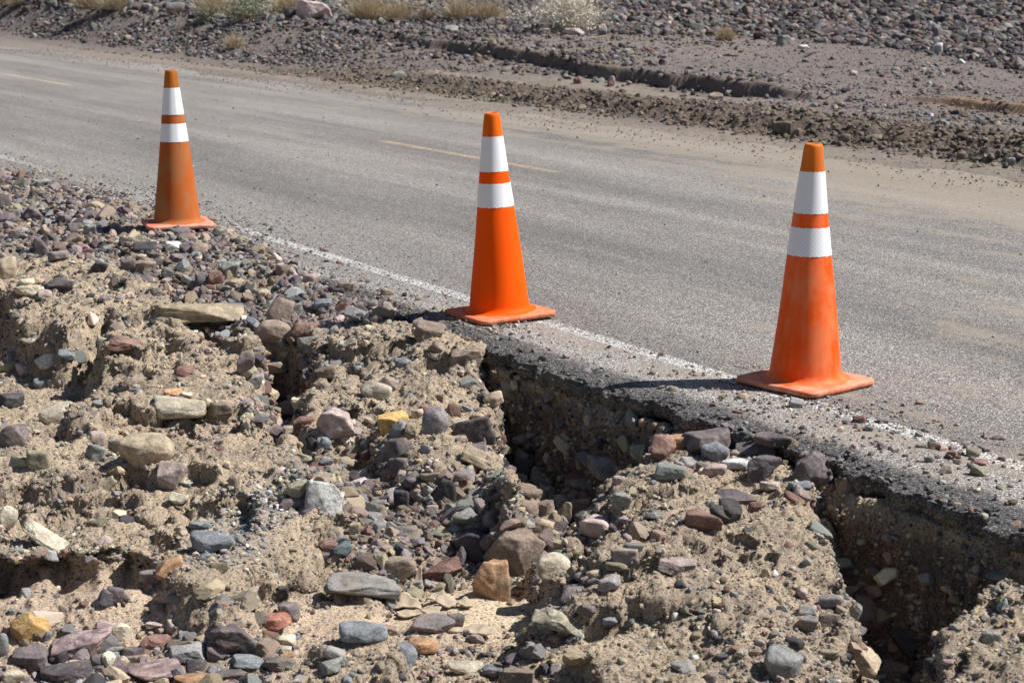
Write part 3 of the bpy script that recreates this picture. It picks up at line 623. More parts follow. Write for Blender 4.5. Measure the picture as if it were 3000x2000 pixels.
# region, x, y, w, h, colour, kind (a angular, r rounded, s slab), roll degrees, landmark phrase
ROCKS = """
3 950 470 150 105 brown a 25 angular brown block beside the bright orange cone foot
3 1195 620 180 110 brown a -10 rough brown stone on the mound corner under the asphalt lip
3 1000 565 90 75 brown a 0
3 640 838 200 115 cream r 5 rounded cream boulder in the middle of the mound
3 740 1015 160 105 yellow a -15 bright ochre yellow rock below the cream boulder
3 840 1078 75 80 tan r 0
3 990 1035 155 165 pgrey r 0 knobbly purplish grey ball shaped rock
3 1235 1085 205 155 dpurple a -10 large dark purple rock at the trench mouth
3 360 1045 215 165 pink s -20 pinkish slab with rust streak beside the dark hollow
3 770 1195 140 110 dpurple a -20
3 750 1305 125 110 purple a 0
3 880 1400 155 75 purple s 5
3 1045 1455 130 150 dark a 0 tall near black rock in the rubble gully
3 1165 1365 135 95 pgrey r 0
3 1290 1270 260 120 tan s 22 long cracked tan rock sloping into the central trench
3 1560 1480 200 150 brown r 30 long brown rock lying in the central trench
3 325 1475 210 190 white a 10 big white grey rock at the edge of the left slab
3 145 1435 120 90 olive r 0
3 540 1440 120 80 grey a 0
3 320 1148 80 62 blue r 0
3 325 1270 80 45 blue r 0
3 250 540 190 100 green s -12 pale green slab leaning over the dark hollow
3 40 685 100 70 blue r 0
3 190 470 160 110 redbrown r 0 round red brown stone behind the green slab
3 795 655 105 55 blue r 5
3 495 692 50 35 blue r 0
3 535 678 60 36 blue r 0
3 1200 780 110 80 green a 0
3 1345 885 110 75 tan r -20 tan oblong stone jutting over the trench wall
3 445 950 155 55 brown s -3
3 190 1040 115 90 redbrown a 0
3 320 710 100 60 brown a 0
3 120 345 90 80 grey a 0
3 310 305 100 60 blue a 0
3 235 150 85 60 pink a 0
3 455 195 100 60 brown a 0
3 700 225 70 45 tan a 0 small tan stone lying on the dark asphalt edge
3 605 320 60 60 grey a 0
3 710 345 70 70 pink a 0
3 690 1185 70 55 green r 0
3 700 790 110 80 pink s 20
3 1110 955 70 70 redbrown a 0
3 930 945 70 55 redbrown a 0
3 885 970 65 55 tan a 0
3 1155 1030 95 45 cream r 0
3 1190 938 66 30 blue s 15
3 1255 990 85 55 tan r 20
3 930 1185 60 60 grey a 30
3 470 1370 110 60 brown s 0
3 560 1165 45 65 white a 10
3 1240 1190 120 55 purple a -10
3 650 1510 90 40 pgrey s 0
3 970 1355 120 60 brown s -15
3 860 1330 95 70 brown a -20
1 200 270 110 75 purple a 0 largest purple rock on the gravel shoulder left of the dirty cone
1 95 270 75 45 brown a 0
1 245 485 95 105 purple a 20 upright purple rock on the far left shoulder
1 785 590 75 80 purple a 0
1 880 600 125 75 brown a 10 blocky brown rock in front of the dirty cone
1 1405 615 120 80 green a 0 dark grey green rock right of the dirty cone
1 1320 665 85 75 redbrown a 0
1 880 475 140 60 dark s 0
1 1080 468 120 50 white a 5
1 1225 480 95 60 brown r 0
1 1095 418 110 38 redbrown s 3
1 540 370 80 60 green a 0
1 455 365 85 60 purple a 0
1 600 352 60 45 dark a 0
1 770 450 80 60 purple a 30
1 370 525 140 50 pgrey s 0
1 450 420 110 55 brown a 0
1 360 705 180 75 dpurple s 8 flat dark slab on top of the far left mound
1 35 610 120 120 tan r 0 large grey tan stone cut by the left picture edge
1 160 735 160 65 cream s 5 flat cream stone beside the dark slab
1 160 685 90 50 cream r 0
1 270 750 80 40 pink r 0
1 535 600 85 40 cream a 0
1 600 600 80 60 dark a 20
1 870 532 66 36 cream r 0
1 1245 880 540 125 tan s 4 very wide flat tan rock half buried in the left bank
1 1430 835 140 45 blue s 5
1 1670 985 200 120 brown r 10 big arched brown boulder in the rock pile
1 1710 890 120 150 brown a 25 tall pinkish brown rock behind the arched boulder
1 760 1065 215 85 redbrown s 10 long red brown slab on the left bank
1 630 1060 80 100 cream a 0
1 100 1150 115 85 blue r 0 dark blue grey cobble in the left gully
1 50 1205 130 75 olive r 0
1 155 1230 100 75 pink r 0
1 290 1165 140 80 white r -25 whitish boulder in the left gully
1 310 1090 80 60 tan r 0
1 410 1130 100 50 blue s 10
1 265 1310 110 65 blue r 0
1 75 1410 130 70 dark a 0
1 360 1500 220 130 cream r -10 knobbly cream rock at the foot of the left gully
1 1095 1460 290 135 cream r 3 large rounded cream boulder resting on the broad slab
1 1130 1230 120 65 redbrown r 0
1 1065 1360 110 45 orange a -5
1 1140 1375 60 30 cream a 0
1 1500 1200 90 120 pgrey a 0
1 1570 1290 90 80 grey a 0
1 1375 1475 120 90 brown a 0
1 1750 620 100 70 brown a 0
1 1440 690 110 50 tan r 0
1 1240 690 75 75 purple a 0
1 1780 805 100 45 dark a 0
1 1150 700 80 70 grey a 30
1 1620 770 80 70 tan r 0
1 1980 830 100 55 blue r 0
1 1905 670 70 60 pink a 0
1 1810 865 70 60 grey a 0
1 1590 585 80 40 dark a 0
1 1110 540 130 50 purple s 5
1 950 530 90 45 purple a 0
1 1110 650 60 35 brown r 0
1 1300 300 60 30 brown a 0
1 2060 740 90 45 dark a 0
1 435 210 50 45 purple a 0
1 260 75 110 40 grey s 0
1 30 190 70 60 purple a 0
1 700 240 80 35 purple a 0
1 400 300 80 40 purple a 0
1 1130 785 80 40 tan r 0
1 640 500 80 35 dark s 5
1 1710 1050 90 50 grey a 20
2 85 60 165 130 purple r 0 round purple grey boulder at the left picture edge
2 575 165 110 90 green a 15 dark green pyramid shaped rock on the broad slab
2 680 115 95 85 green a 0
2 590 70 95 80 pink r 0
2 240 210 125 115 olive a 0 notched olive tan block on the broad slab
2 890 150 300 210 tan r 0 largest tan brown boulder sunk in the broad slab
2 1050 310 160 140 pink a 0
2 1140 340 80 50 cream a 10
2 1095 450 105 60 cream a 8
2 655 350 110 70 cream s -45
2 270 680 270 100 cream s 32 long streaked cream rock lying on the lower left slab
2 40 560 120 130 cream r 0
2 635 710 90 60 pink a -20
2 110 765 90 55 green a 0
2 1230 605 130 55 blue s 0
2 1295 705 240 120 blue r 5 largest blue grey rock below the broad slab
2 1520 635 80 60 blue r 0
2 1450 685 65 45 blue r 0
2 1260 795 75 45 blue r 0
2 1495 565 60 35 blue a 0
2 1040 880 150 110 orange a -20 orange tan rock at the end of the undercut
2 930 930 140 90 pgrey a 0
2 165 1240 220 190 yellow a -25 large craggy ochre yellow rock at the lower left
2 1665 1195 220 100 red r 0 domed brick red rock in the sandy gully floor
2 1765 1140 115 105 purple a 0
2 1725 1030 75 85 dark a 0
2 1590 1020 90 80 pink a 0
2 1070 1050 95 65 grey a 0
2 475 1350 320 170 banded a 0 big pink and purple banded boulder in the lower left
2 950 1325 160 115 redbrown a 10 red brown pyramid rock beside the banded boulder
2 1165 1390 210 130 grey a 15 dark grey angular block near the bottom left
2 1420 1295 250 160 purple a 5 big purple grey block left of the brick red rock
2 1180 1285 170 80 grey s -5
2 1585 1330 130 90 green a 10
2 1330 1400 110 110 purple a 0
2 1515 1440 210 80 blue r 10 blue grey boulder with white flank at the bottom
2 920 1500 380 130 banded s 6 long layered purple slab at the bottom left
2 650 1450 150 110 purple a 0
2 180 1430 180 140 purple a 0
2 400 1520 260 130 dpurple a -10 dark purple wedge at the bottom picture edge
2 80 1530 130 90 cream r 0
2 15 1350 70 140 grey r 0
2 1055 1235 50 90 pink a 0
2 1215 1475 120 100 dpurple a 0
2 1400 1530 150 90 purple a 0
2 1190 1550 210 60 orange a 0
2 690 1030 100 80 purple a 20
2 770 1040 50 50 brown r 0
2 1990 740 120 80 redbrown a 10
2 1970 815 110 80 purple a 0
2 1755 1410 90 40 orange r -5
2 2030 1460 110 80 grey a 0
2 810 1390 110 80 dpurple a 25
2 700 1370 100 60 grey r 0
2 480 1450 130 50 pink s 5
2 930 1220 110 50 pink s 10
2 290 1290 50 70 blue a 15
2 1350 1090 70 50 redbrown a 0
2 1720 415 50 35 dark a 0
2 1865 195 80 60 olive a 0
2 1430 340 70 80 brown r 0
2 980 1105 60 45 purple a 0
2 425 1250 110 40 pgrey s 0
4 660 835 540 190 grey s 4 largest dark grey slab resting on the lower mound
4 680 1200 350 160 blue r -3 dark blue grey boulder near the bottom centre
4 1010 1350 160 150 blue a 10
4 960 705 250 190 brown r -15 rounded brown boulder behind the grey slab
4 1290 730 290 140 redbrown s -22 tilted red brown rock propped above the cracked mud
4 1520 500 330 220 dpurple a 10 dark purple grey wedge in the rubble gully
4 1860 560 310 330 brown s 40 largest flat brown slab in the rubble gully
4 1680 820 250 310 orange a -5 tall orange brown block above the cracked mud
4 2140 680 230 190 cream r 10 mottled cream boulder on the mound flank
4 1485 310 190 140 grey a 0
4 1675 320 140 130 brown r 0
4 1220 1135 320 150 pgrey s -5 purplish grey slab in front of the cracked mud
4 1385 1100 120 110 purple a 25
4 2050 425 140 160 tan a 20
4 1900 360 190 90 grey r 5
4 1210 260 90 70 pink a 0
4 2200 1120 400 170 olivebanded s 30 long olive grey streaked rock on the mound flank
4 1460 1460 270 80 cream r 5
4 1690 1490 150 80 blue a 10
4 1880 1510 200 110 brown a 0
4 410 540 130 90 redbrown a 20
4 520 485 100 80 grey a 0
4 360 635 130 110 purple a 0
4 460 1350 170 120 grey r 20
4 430 1460 140 110 green a 10
4 1060 830 150 80 grey a -20
4 1150 1290 230 120 orange r 10
4 2280 880 120 140 purple a 0
4 980 180 100 130 dark a 0
4 1140 160 100 70 green a 0
4 1950 240 230 130 brown r 22 brown oblong rock leaning in the trench mouth
4 870 1275 100 60 cream a 0
4 900 1260 90 60 tan r 0
4 85 1330 90 60 cream a 0
4 100 1240 130 80 cream r 0
4 1430 600 90 50 orange a -25
4 2130 380 150 120 redbrown a 30
4 1560 1230 110 60 pink a 0
4 730 1060 36 56 tan r 10
4 620 390 90 90 tan r 0
4 820 810 70 50 grey a 0
4 790 210 90 40 blue s 0
4 570 1540 60 60 blue a 10
4 900 1170 110 90 brown a 0
5 990 190 210 120 orange a -8 orange brown rock in the row beside the asphalt lip
5 865 230 120 130 redbrown a 15 red brown rock left of the orange brown rock
5 1120 215 230 130 purple a -10
5 1170 250 150 105 blue r -10 smooth blue grey egg shaped cobble
5 740 265 105 95 olive a 0 greenish tan pyramid stone on the mound crest
5 1405 250 210 110 purple a 0 big purple block at the end of the rock row
5 1500 195 200 90 dpurple r 0
5 1450 340 160 120 dpurple a 0
5 1290 315 155 60 white r -4 white oblong stone in the rock row
5 1165 350 120 70 pink r 8
5 1090 335 70 60 pgrey r 0
5 915 360 160 90 green r 8
5 1010 305 110 60 grey a 0
5 960 320 60 40 pgrey r 15
5 1735 365 190 190 purple a 15 largest purple brown block wedged under the asphalt lip
5 1650 445 110 50 blue a -8
5 515 350 150 110 grey a 5 dark grey brown stone leaning over the central trench
5 1285 520 200 90 dpurple a 3
5 1270 600 130 120 dark a 0 near black angular rock on the right mound
5 1195 610 100 95 dark a 0
5 1090 645 200 120 redbrown a 10 red purple rock on the right mound
5 1385 560 75 65 redbrown a 20
5 490 680 185 120 pink r 12 pitted pink rock on the mound shoulder
5 950 900 185 90 pink a 0 pale pink oblong stone alone on the right mound
5 660 835 140 90 pink a -8
5 600 900 130 60 olive r 5
5 340 1080 130 110 purple a 0
5 970 1000 60 45 dark a 0
5 1720 780 60 45 olive a 0
5 700 790 110 60 green r 0
5 630 540 90 90 green a 10
5 1490 445 120 50 pink s 0
5 1625 515 120 60 redbrown s 20
5 1665 500 90 90 pink a 30
5 395 430 150 80 green s -8
5 1835 1105 130 90 pgrey r 0
5 1700 1240 110 100 pgrey a 0
5 1620 1345 110 80 dark r 0
5 1830 1215 110 90 brown a 0
5 1820 1400 110 45 olive s 0
5 1560 1480 210 190 grey r 20 big rounded grey boulder at the bottom right of the mound
5 970 1470 110 50 grey r 0
5 430 1165 90 60 purple a 10
5 560 1235 80 50 blue r 0
5 1140 1540 80 60 purple r 0
5 385 960 70 50 pgrey r 0
5 470 945 80 50 tan r 0
5 560 1000 110 80 pgrey a 10
5 470 985 70 40 pgrey a 0
5 690 1090 80 45 pink a 0
5 1670 1060 50 70 pink a 20
5 1700 1160 90 70 grey a 10
5 1060 1300 60 45 tan r 0
5 1120 1110 50 40 grey a 0
5 1200 1420 70 35 dark a 0
5 820 610 100 40 grey s 0
5 615 405 70 50 pink r 0
5 1640 1430 90 60 pgrey a 0
6 710 1290 160 150 brown a 10 brown block lying deep in the right trench
6 890 1390 150 120 dark a 0 dark block beside the brown block in the right trench
6 670 1470 150 110 tan a 25
6 830 1510 130 90 brown r 10
6 1010 1500 120 90 dark r 0
6 1290 1085 90 50 green r 0
6 1050 590 55 40 pink a 0
6 1200 600 65 50 olive a 5 olive grey stone on the asphalt near the right picture edge
6 655 360 50 40 redbrown a 0
6 1000 480 50 40 brown a 0
6 1275 435 90 38 pink a 0
6 975 545 40 30 green a 0
6 365 290 55 42 grey a 20 grey stone in front of the faded cone foot
6 1180 515 60 40 olive r 0
6 1085 520 60 36 redbrown a 0
6 1210 560 60 30 redbrown a 0
6 1235 495 50 25 purple a 0
6 765 365 50 25 grey a 0
6 935 280 40 25 brown a 0
6 700 402 40 26 grey r 0
6 940 480 50 22 grey s 0
6 590 690 60 90 redbrown a -20
6 1265 1355 70 60 green a 15
6 120 255 50 26 tan a 0
6 1310 970 60 50 pgrey a 0
7 1438 66 160 86 palepink a 8 big smooth pink boulder among the dry bushes
7 1332 72 58 56 dpurple a 0 dark boulder touching the big pink boulder
7 805 45 80 50 blue r 0 blue grey boulder behind the dry grass
7 1005 82 65 30 grey r 5
7 2072 138 62 34 grey a 10 flat grey stone at the front of the far rubble
7 1828 348 65 32 green r 0 pale speckled stone beside the silty verge
7 1980 345 80 36 brown a 0 brown stone in front of the low dirt ledge
7 265 33 55 16 dark s 5
7 900 70 40 25 pink a 20
7 298 175 26 14 brown a 0
8 1250 195 65 48 green a 10 grey green angular rock at the front of the far rubble
8 1950 230 52 48 white a 0 lone white rock at the front of the far rubble
8 2130 242 70 32 purple a 0
8 2040 242 60 26 grey a 5
8 1892 228 50 22 pink a 0
8 145 152 60 30 pink a 0
8 120 125 65 32 purple r 0
8 285 150 88 30 pink r 0
8 418 155 40 28 blue a 0
8 508 212 34 22 dark a 0
8 1340 218 55 18 white s 0
8 1565 342 40 25 pink a 0
8 305 375 45 35 redbrown a 0
8 460 378 35 42 pink a 0
8 940 448 70 38 brown a 0
8 990 435 40 30 pgrey a 0
8 1240 590 90 52 clod r 0 biggest dirt clod at the foot of the berm
8 1655 640 80 36 clod r 0
8 800 568 55 25 clod a 0
8 320 500 45 28 clod a 0
8 1970 572 90 30 blue s 0
8 1530 640 50 40 clod r 0
8 2065 718 44 36 clod r 0
8 2295 745 44 34 green r 0
8 1310 615 30 36 clod a 0
8 835 355 40 22 grey a 0
""".strip().splitlines()
LAND = []; ITEMS = []
for ln in ROCKS:
    w = ln.split(); reg = int(w[0]); ox, oy, s = REG[reg]
    x, y, ww, hh = (float(q) for q in w[1:5])
    ITEMS.append(dict(px=ox+x/s, py=oy+y/s, w=ww/s, h=hh/s, col=w[5], kind=w[6], roll=float(w[7]), land=' '.join(w[8:])))
LAND = [q for q in ITEMS if q['land']]
used_labels = set()
def dirword(dx, dy):
    if abs(dx) > abs(dy)*1.3: return 'just right of' if dx > 0 else 'just left of'
    return 'just below' if dy > 0 else 'just above'
CUT = set('in on at beside below behind near left right under sloping lying leaning jutting resting sunk cut with wedged touching above among propped alone of'.split())
def shorten(s):
    w = s.split()
    for i, x in enumerate(w):
        if i >= 2 and x in CUT: return ' '.join(w[:i])
    return ' '.join(w[:7])
def auto_label(q):
    size = 'small' if q['w'] < 32 else ('fist sized' if q['w'] < 55 else 'large')
    shape = {'a': 'angular', 'r': 'rounded', 's': 'flat'}[q['kind']]; noun = 'clod' if q['col'] == 'clod' else 'stone'
    cand = sorted(LAND, key=lambda l: (l['px']-q['px'])**2+(l['py']-q['py'])**2)
    for ext in (('',), ('',), ):
        for l in cand[:4]:
            short = shorten(l['land'])
            s = f"{size} {shape} {CNAME[q['col']]} {noun} {dirword(q['px']-l['px'], q['py']-l['py'])} the {short}"
            if len(s.split()) > 16: s = s.replace(size+' ', '')
            if s not in used_labels: used_labels.add(s); return s
    l = cand[0]
    for ad in ('smaller', 'second', 'other', 'third'):
        s = f"{ad} {shape} {CNAME[q['col']]} {noun} {dirword(q['px']-l['px'], q['py']-l['py'])} the {shorten(l['land'])}"
        s = ' '.join(s.split()[:16])
        if s not in used_labels: used_labels.add(s); return s
    return s
CONEP = [ground(2358, 1127), ground(1464, 926), ground(521, 671)]
ROCKPOS = []
def place_rock(q, i):
    hx, hy, hz, dist = hit(q['px'], q['py']+q['h']*.30)
    dep = dist
    mpp = dep/F
    far = dep > 14
    gr = 1.05 if far else (1.2 if q['kind'] == 'a' else 1.1)
    wm = q['w']*mpp*gr; hm = q['h']*mpp*gr
    dy = wm*(.62 if q['kind'] == 's' else .8); dy = min(max(dy, hm*.7), wm*1.3)
    vz = max((hm-max((HC-hz)/dist, .03)*.85*dy)/.96, hm*.6)*1.32
    sub = 5 if q['w'] > 75 else (4 if q['w'] > 34 else 3)
    power, sharp, planes, rough = {'a': (80, .54, 8, .09), 'r': (11, .80, 14, .07), 's': (60, .64, 10, .10)}[q['kind']]
    V = rock_shape(1000+i*7, sub, power, planes, rough, sharp)
    # the roll is about the line of sight
    V = V*np.array([wm*.52, dy*.5, vz*.5])
    V = V@np.array(Matrix.Rotation(math.radians(q['roll']*(1 if q['kind'] == 's' else .7)), 3, 'Y')).T
    V = V@np.array(Matrix.Rotation(math.atan2(-hx, hy)+rnd.uniform(-.12, .12), 3, 'Z')).T
    o = mesh_np('rock' if q['col'] != 'clod' else 'dirt_clod', V, ICO[sub][1], RM[q['col']], smooth=sub > 2)
    up = q['h']*.30*mpp*.97
    o.location = (hx, hy+dy*.12, hz+up)
    lab = q['land'] if q['land'] else auto_label(q)
    used_labels.add(lab)
    g = 'stones of the far rubble field' if far else 'loose stones on the eroded roadside'
    tag(o, lab, 'stone' if q['col'] != 'clod' else 'dirt clod', g)
    ROCKPOS.append((hx, hy, wm*.5))
for q in LAND: used_labels.add(q['land'])
for i, q in enumerate(ITEMS): place_rock(q, i)
# ------------------------------------------------------------------ loose gravel (uncountable)
PROTO = {}
for lod, nk in ((1, 16), (2, 20), (3, 14)):
    for kd, (pw, sh, pl) in dict(a=(80, .55, 8), r=(9, .84, 12)).items():
        L_ = []
        for s in range(nk):
            if lod == 1:
                r = np.random.default_rng(s+50); V = ICO[1][0]*r.uniform(.55 if kd == 'a' else .88, 1.1, (12, 1)); V = V/np.abs(V).max(axis=0)
            else: V = rock_shape(300+s*3+lod, lod, pw, pl, .04, sh)
            L_.append(V)
        PROTO[(lod, kd)] = L_
GP = {k: np.array(v) for k, v in PAL.items()}
def pick_cols(n, mixd, r):
    ks = list(mixd); p = np.array([mixd[k] for k in ks], float); p /= p.sum()
    c = np.array([GP[k] for k in ks])[r.choice(len(ks), n, p=p)]
    return c*r.uniform(.55, 1.25, (n, 1))*r.uniform(.93, 1.07, (n, 3))
def scatter(name, pos, rad_, col, lod, kind, label, mat, seed=1, flat=.65, nrm=None):
    r = np.random.default_rng(seed); n = len(pos); protos = PROTO[(lod, kind)]
    pk = r.integers(0, len(protos), n); Vs = []; Fs = []; Cs = []; base = 0; F0 = ICO[lod][1]
    az = r.uniform(0, 2*np.pi, n); tx = r.normal(0, .45, n); ty = r.normal(0, .45, n)
    sc = np.stack([r.uniform(.85, 1.35, n), r.uniform(.7, 1.05, n), r.uniform(flat*.7, flat*1.3, n)], -1)*rad_[:, None]
    ca, sa, cx, sx, cy, sy = np.cos(az), np.sin(az), np.cos(tx), np.sin(tx), np.cos(ty), np.sin(ty)
    Z = np.zeros(n); O = np.ones(n)
    Rz = np.stack([ca, -sa, Z, sa, ca, Z, Z, Z, O], -1).reshape(n, 3, 3)
    Rx = np.stack([O, Z, Z, Z, cx, -sx, Z, sx, cx], -1).reshape(n, 3, 3)
    Ry = np.stack([cy, Z, sy, Z, O, Z, -sy, Z, cy], -1).reshape(n, 3, 3)
    Rm = Ry@Rx@Rz
    for k, P in enumerate(protos):
        idx = np.nonzero(pk == k)[0]
        if not len(idx): continue
        W = np.einsum('nij,nvj->nvi', Rm[idx], P[None]*sc[idx][:, None, :])+pos[idx][:, None, :]
        m, v = W.shape[:2]; Vs.append(W.reshape(-1, 3)); Cs.append(np.repeat(col[idx], v, 0))
        Fs.append((F0[None]+(np.arange(m)*v)[:, None, None]+base).reshape(-1, 3)); base += m*v
    o = mesh_np(name, np.vstack(Vs), np.vstack(Fs), mat, np.vstack(Cs), smooth=kind == 'r' and lod > 1)
    tag(o, label, kind='stuff'); return o

# candidate points on the bank: uniform over the grid = finer near the camera
core = (TT > -.41) & (TT < .41) & (YY > 4.0) & (YY < 16) & (V_ < .0)
vis = core & ~((V_ > -.42) & (U_ < 1.0))
idx_all = np.nonzero(vis.ravel())[0]
PB = P3.reshape(-1, 3)
ve_g = vedge(U_)
bu = np.gradient(P3, axis=1); bv = np.gradient(P3, axis=0); NB = np.cross(bu, bv); NB /= np.linalg.norm(NB, axis=-1)[..., None]+1e-12
NBf = NB.reshape(-1, 3)
area = (np.gradient(tt)[None, :]*YY*np.gradient(yy)[:, None])
surfw = np.clip(1/np.clip(NB[..., 2], .1, 1), 1, 9)
edge_ok = (V_ < ve_g+.04)
gone = smooth_floor
shz = shm*(V_ < ve_g+.05)
trench = np.clip(MK['T1']+MK['T2'], 0, 1)
blm = sm(sdist(P_BL, X, Y), -.05, .1)
clus = fb2(X, Y, .35, 201, 3); clus2 = fb2(X, Y, .12, 203, 3)
def choose(w, n, seed):
    r = np.random.default_rng(seed); ww = (w.ravel()[idx_all]).astype(float); ww = np.clip(ww, 0, None); ww /= ww.sum()
    k = r.choice(len(idx_all), n, p=ww, replace=True); return idx_all[k], r
MIXM = dict(tan=30, cream=10, brown=18, pgrey=10, grey=14, dark=8, green=3, pink=6, blue=3, olive=8, redbrown=4, white=1.2)
MIXS = dict(purple=24, brown=20, pgrey=16, grey=14, dark=10, redbrown=6, tan=9, pink=5, green=3, blue=3, cream=2.5)
MIXR = dict(brown=26, purple=14, redbrown=7, tan=16, grey=14, pgrey=12, pink=4, dark=8, green=1.5, blue=2, cream=3)
MIXB = dict(blue=35, grey=20, white=12, pgrey=10, tan=10, dark=6)
def zone_cols(id_, r):
    n = len(id_); c = pick_cols(n, MIXM, r); s = r.random(n)
    a = pick_cols(n, MIXS, r); b = pick_cols(n, MIXR, r)*.88; d = pick_cols(n, MIXB, r)
    sh = s < shm.ravel()[id_]; c[sh] = a[sh]
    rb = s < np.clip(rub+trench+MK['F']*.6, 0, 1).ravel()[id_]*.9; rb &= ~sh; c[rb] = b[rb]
    bb = s < bpm.ravel()[id_]*.8; c[bb] = d[bb]
    return c
def layer(name, n, w, r0, r1, lod, kind, seed, label, emb=(-.2, .35), pw=2.2, flat=.7):
    n = int(n*1.36); id_, r = choose(w, n, seed)
    ok = np.ones(n, bool)
    for cx_, cy_ in CONEP: ok &= ~((np.abs(PB[id_, 0]-cx_) < .27) & (np.abs(PB[id_, 1]-cy_) < (.30 if r1 > .012 else .2)))
    id_ = id_[ok]; n = len(id_)
    R = r0+(r1-r0)*r.random(n)**pw
    R *= np.clip(Y.ravel()[id_]/7.5, .75, 1.6)
    nx_ = np.minimum(id_+1, len(PB)-1); ny_ = np.minimum(id_+len(tt), len(PB)-1)
    pos = PB[id_]+(PB[nx_]-PB[id_])*r.random((n, 1))+(PB[ny_]-PB[id_])*r.random((n, 1))+NBf[id_]*(R*r.uniform(emb[0], emb[1], n))[:, None]
    return scatter(name, pos, R, zone_cols(id_, r), lod, kind, label, M_PEB, seed, flat)
nosand = 1-.93*gone
farshy = np.clip(YY/7, .6, 1.3)
base_w = surfw*nosand*edge_ok
layer('grit', 130000, base_w*(.6+.8*sm(clus2, -.3, .4)), .0016, .0048, 1, 'a', 401, 'fine grit and tiny pebbles set in the eroded bank', (-.1, .5))
layer('gravel', 40000, base_w*(.30+1.3*shz+1.3*rub+1.0*trench+1.0*bpm+.8*sm(clus, 0, .4)+.6*sm(steep, .2, .6)), .0045, .011, 1, 'a', 402, 'angular gravel strewn over the eroded roadside bank', (-.2, .5))
layer('gravel', 12000, base_w*(.15+2.0*shz+1.8*rub+1.2*trench+.9*bpm+.6*sm(clus, .1, .45)+.1*MK['F']), .009, .020, 2, 'a', 403, 'coarse angular stones strewn over the eroded roadside bank', (-.15, .45))
layer('rounded_gravel', 6000, base_w*(.14+.5*rub+4*bpm+.5*trench+.6*sm(clus2, .1, .4)), .006, .016, 2, 'r', 404, 'small rounded pebbles scattered over the bank and gully floors', (-.2, .4), flat=.6)
layer('loose_stones', 2300, base_w*(.05+2.2*shz+2.1*rub+1.3*trench+1.3*blm+.05*MK['F']+.3*sm(clus, .2, .5)), .016, .030, 3, 'a', 405, 'many fist sized and smaller loose stones on the shoulder and in the gullies', (-.1, .4))
layer('loose_stones', 900, base_w*(.03+.35*shz+2.0*rub+1.7*trench+1.5*blm), .024, .052, 3, 'a', 406, 'scattered larger loose stones lying in the gullies', (0, .45), pw=1.3)

# stones embedded in the shaded soil face under the asphalt
# gravel spilled on the asphalt
def road_gravel(name, n, u, v, R, mixd, seed, lod=1, label='', kind='a'):
    r = np.random.default_rng(seed); x, y = XY(u, v)
    v = np.maximum(v, -.45); x, y = XY(u, v); z = np.where(v < -.3, -.022*np.clip((-.30-v)/.165, 0, 1)**2.2, 0)+R*.25
    return scatter(name, np.stack([x, y, z], -1), R, pick_cols(n, mixd, r), lod, kind, label, M_PEB, seed)
r = np.random.default_rng(501)
n = 3600; u = r.uniform(-3.6, 9, n); v = vedge(u)+r.exponential(.11, n)*np.interp(u, [-4, .5, 2, 9], [1.6, 1.2, 1.8, 1.6])
road_gravel('spilled_grit', n, u, v, r.uniform(.0025, .008, n)*(1+.4*(u > 3)), MIXS, 501, 1, 'grit spilled from the shoulder onto the asphalt edge')
n = 420; u = r.uniform(-3.4, 9, n); v = vedge(u)+r.exponential(.13, n)
road_gravel('spilled_stones', n, u, v, r.uniform(.008, .017, n), MIXS, 502, 2, 'small stones spilled along the edge of the asphalt')
n = 260; u = r.uniform(-4, 20, n); v = r.uniform(.3, 6, n)
road_gravel('road_pebbles', n, u, v, r.uniform(.004, .010, n), MIXS, 503, 2, 'stray pebbles lying on the road')
n = 330; u = r.normal(-1.75, .45, n); v = r.normal(-.02, .13, n); v = np.maximum(v, -.45)
road_gravel('road_grit', n, u, v, r.uniform(.004, .010, n), MIXM, 504, 2, 'gravel heaped around the foot of the faded cone')
n = 160; u = r.normal(.28, .16, n); v = r.normal(-.22, .07, n)
road_gravel('road_grit', n, u, v, r.uniform(.004, .012, n), MIXM, 505, 2, 'gravel around the foot of the bright cone')
n = 90; u = r.normal(-2.7, .3, n); v = r.normal(-.08, .12, n)
road_gravel('road_grit', n, u, v, r.uniform(.005, .014, n), MIXS, 506, 2, 'gravel on the white line at the right')

# ------------------------------------------------------------------ far side gravel
FCI = (np.abs(TF) < .31) & (YF > 10.5) & (YF < 47) & (VF > 5.6)
fidx = np.nonzero(FCI.ravel())[0]; PFf = PF.reshape(-1, 3)
wy_ = 1.0
MIXF = dict(purple=26, dpurple=12, pgrey=24, brown=14, dark=12, grey=14, pink=4, redbrown=5, green=3, tan=4, blue=3, white=.6)
def farlayer(name, n, w, r0, r1, lod, seed, label, pw=2.0, mixd=MIXF, flat=.75, mat=None, scale_y=True):
    r = np.random.default_rng(seed); ww = np.clip(w.ravel()[fidx], 0, None).astype(float); ww /= ww.sum()
    id_ = fidx[r.choice(len(fidx), n, p=ww)]; R = (r0+(r1-r0)*r.random(n)**pw)
    if scale_y: R = R*np.clip(YF.ravel()[id_]/24, .7, 1.5)
    pos = PFf[id_].copy(); pos[:, 2] += R*r.uniform(-.1, .45, n); pos[:, :2] += r.normal(0, .02, (n, 2))
    return scatter(name, pos, R, pick_cols(n, mixd, r)*(.72 if 'rubble' in name else (.7 if 'verge' in name else .9)), lod, 'a', label, mat or M_PEBF, seed, flat)
flat_ = sm(VF, np.interp(UF, [12, 16], [8.35, 6.7]), np.interp(UF, [12, 16], [8.6, 7.0]))+np.interp(UF, [7, 9.5], [1, 0])*sm(VF, 7.1, 7.5)
flat_ = np.clip(flat_, 0, 1)*(1-silt*.9)
fcl = fb2(XF, YF, 1.2, 301, 4)
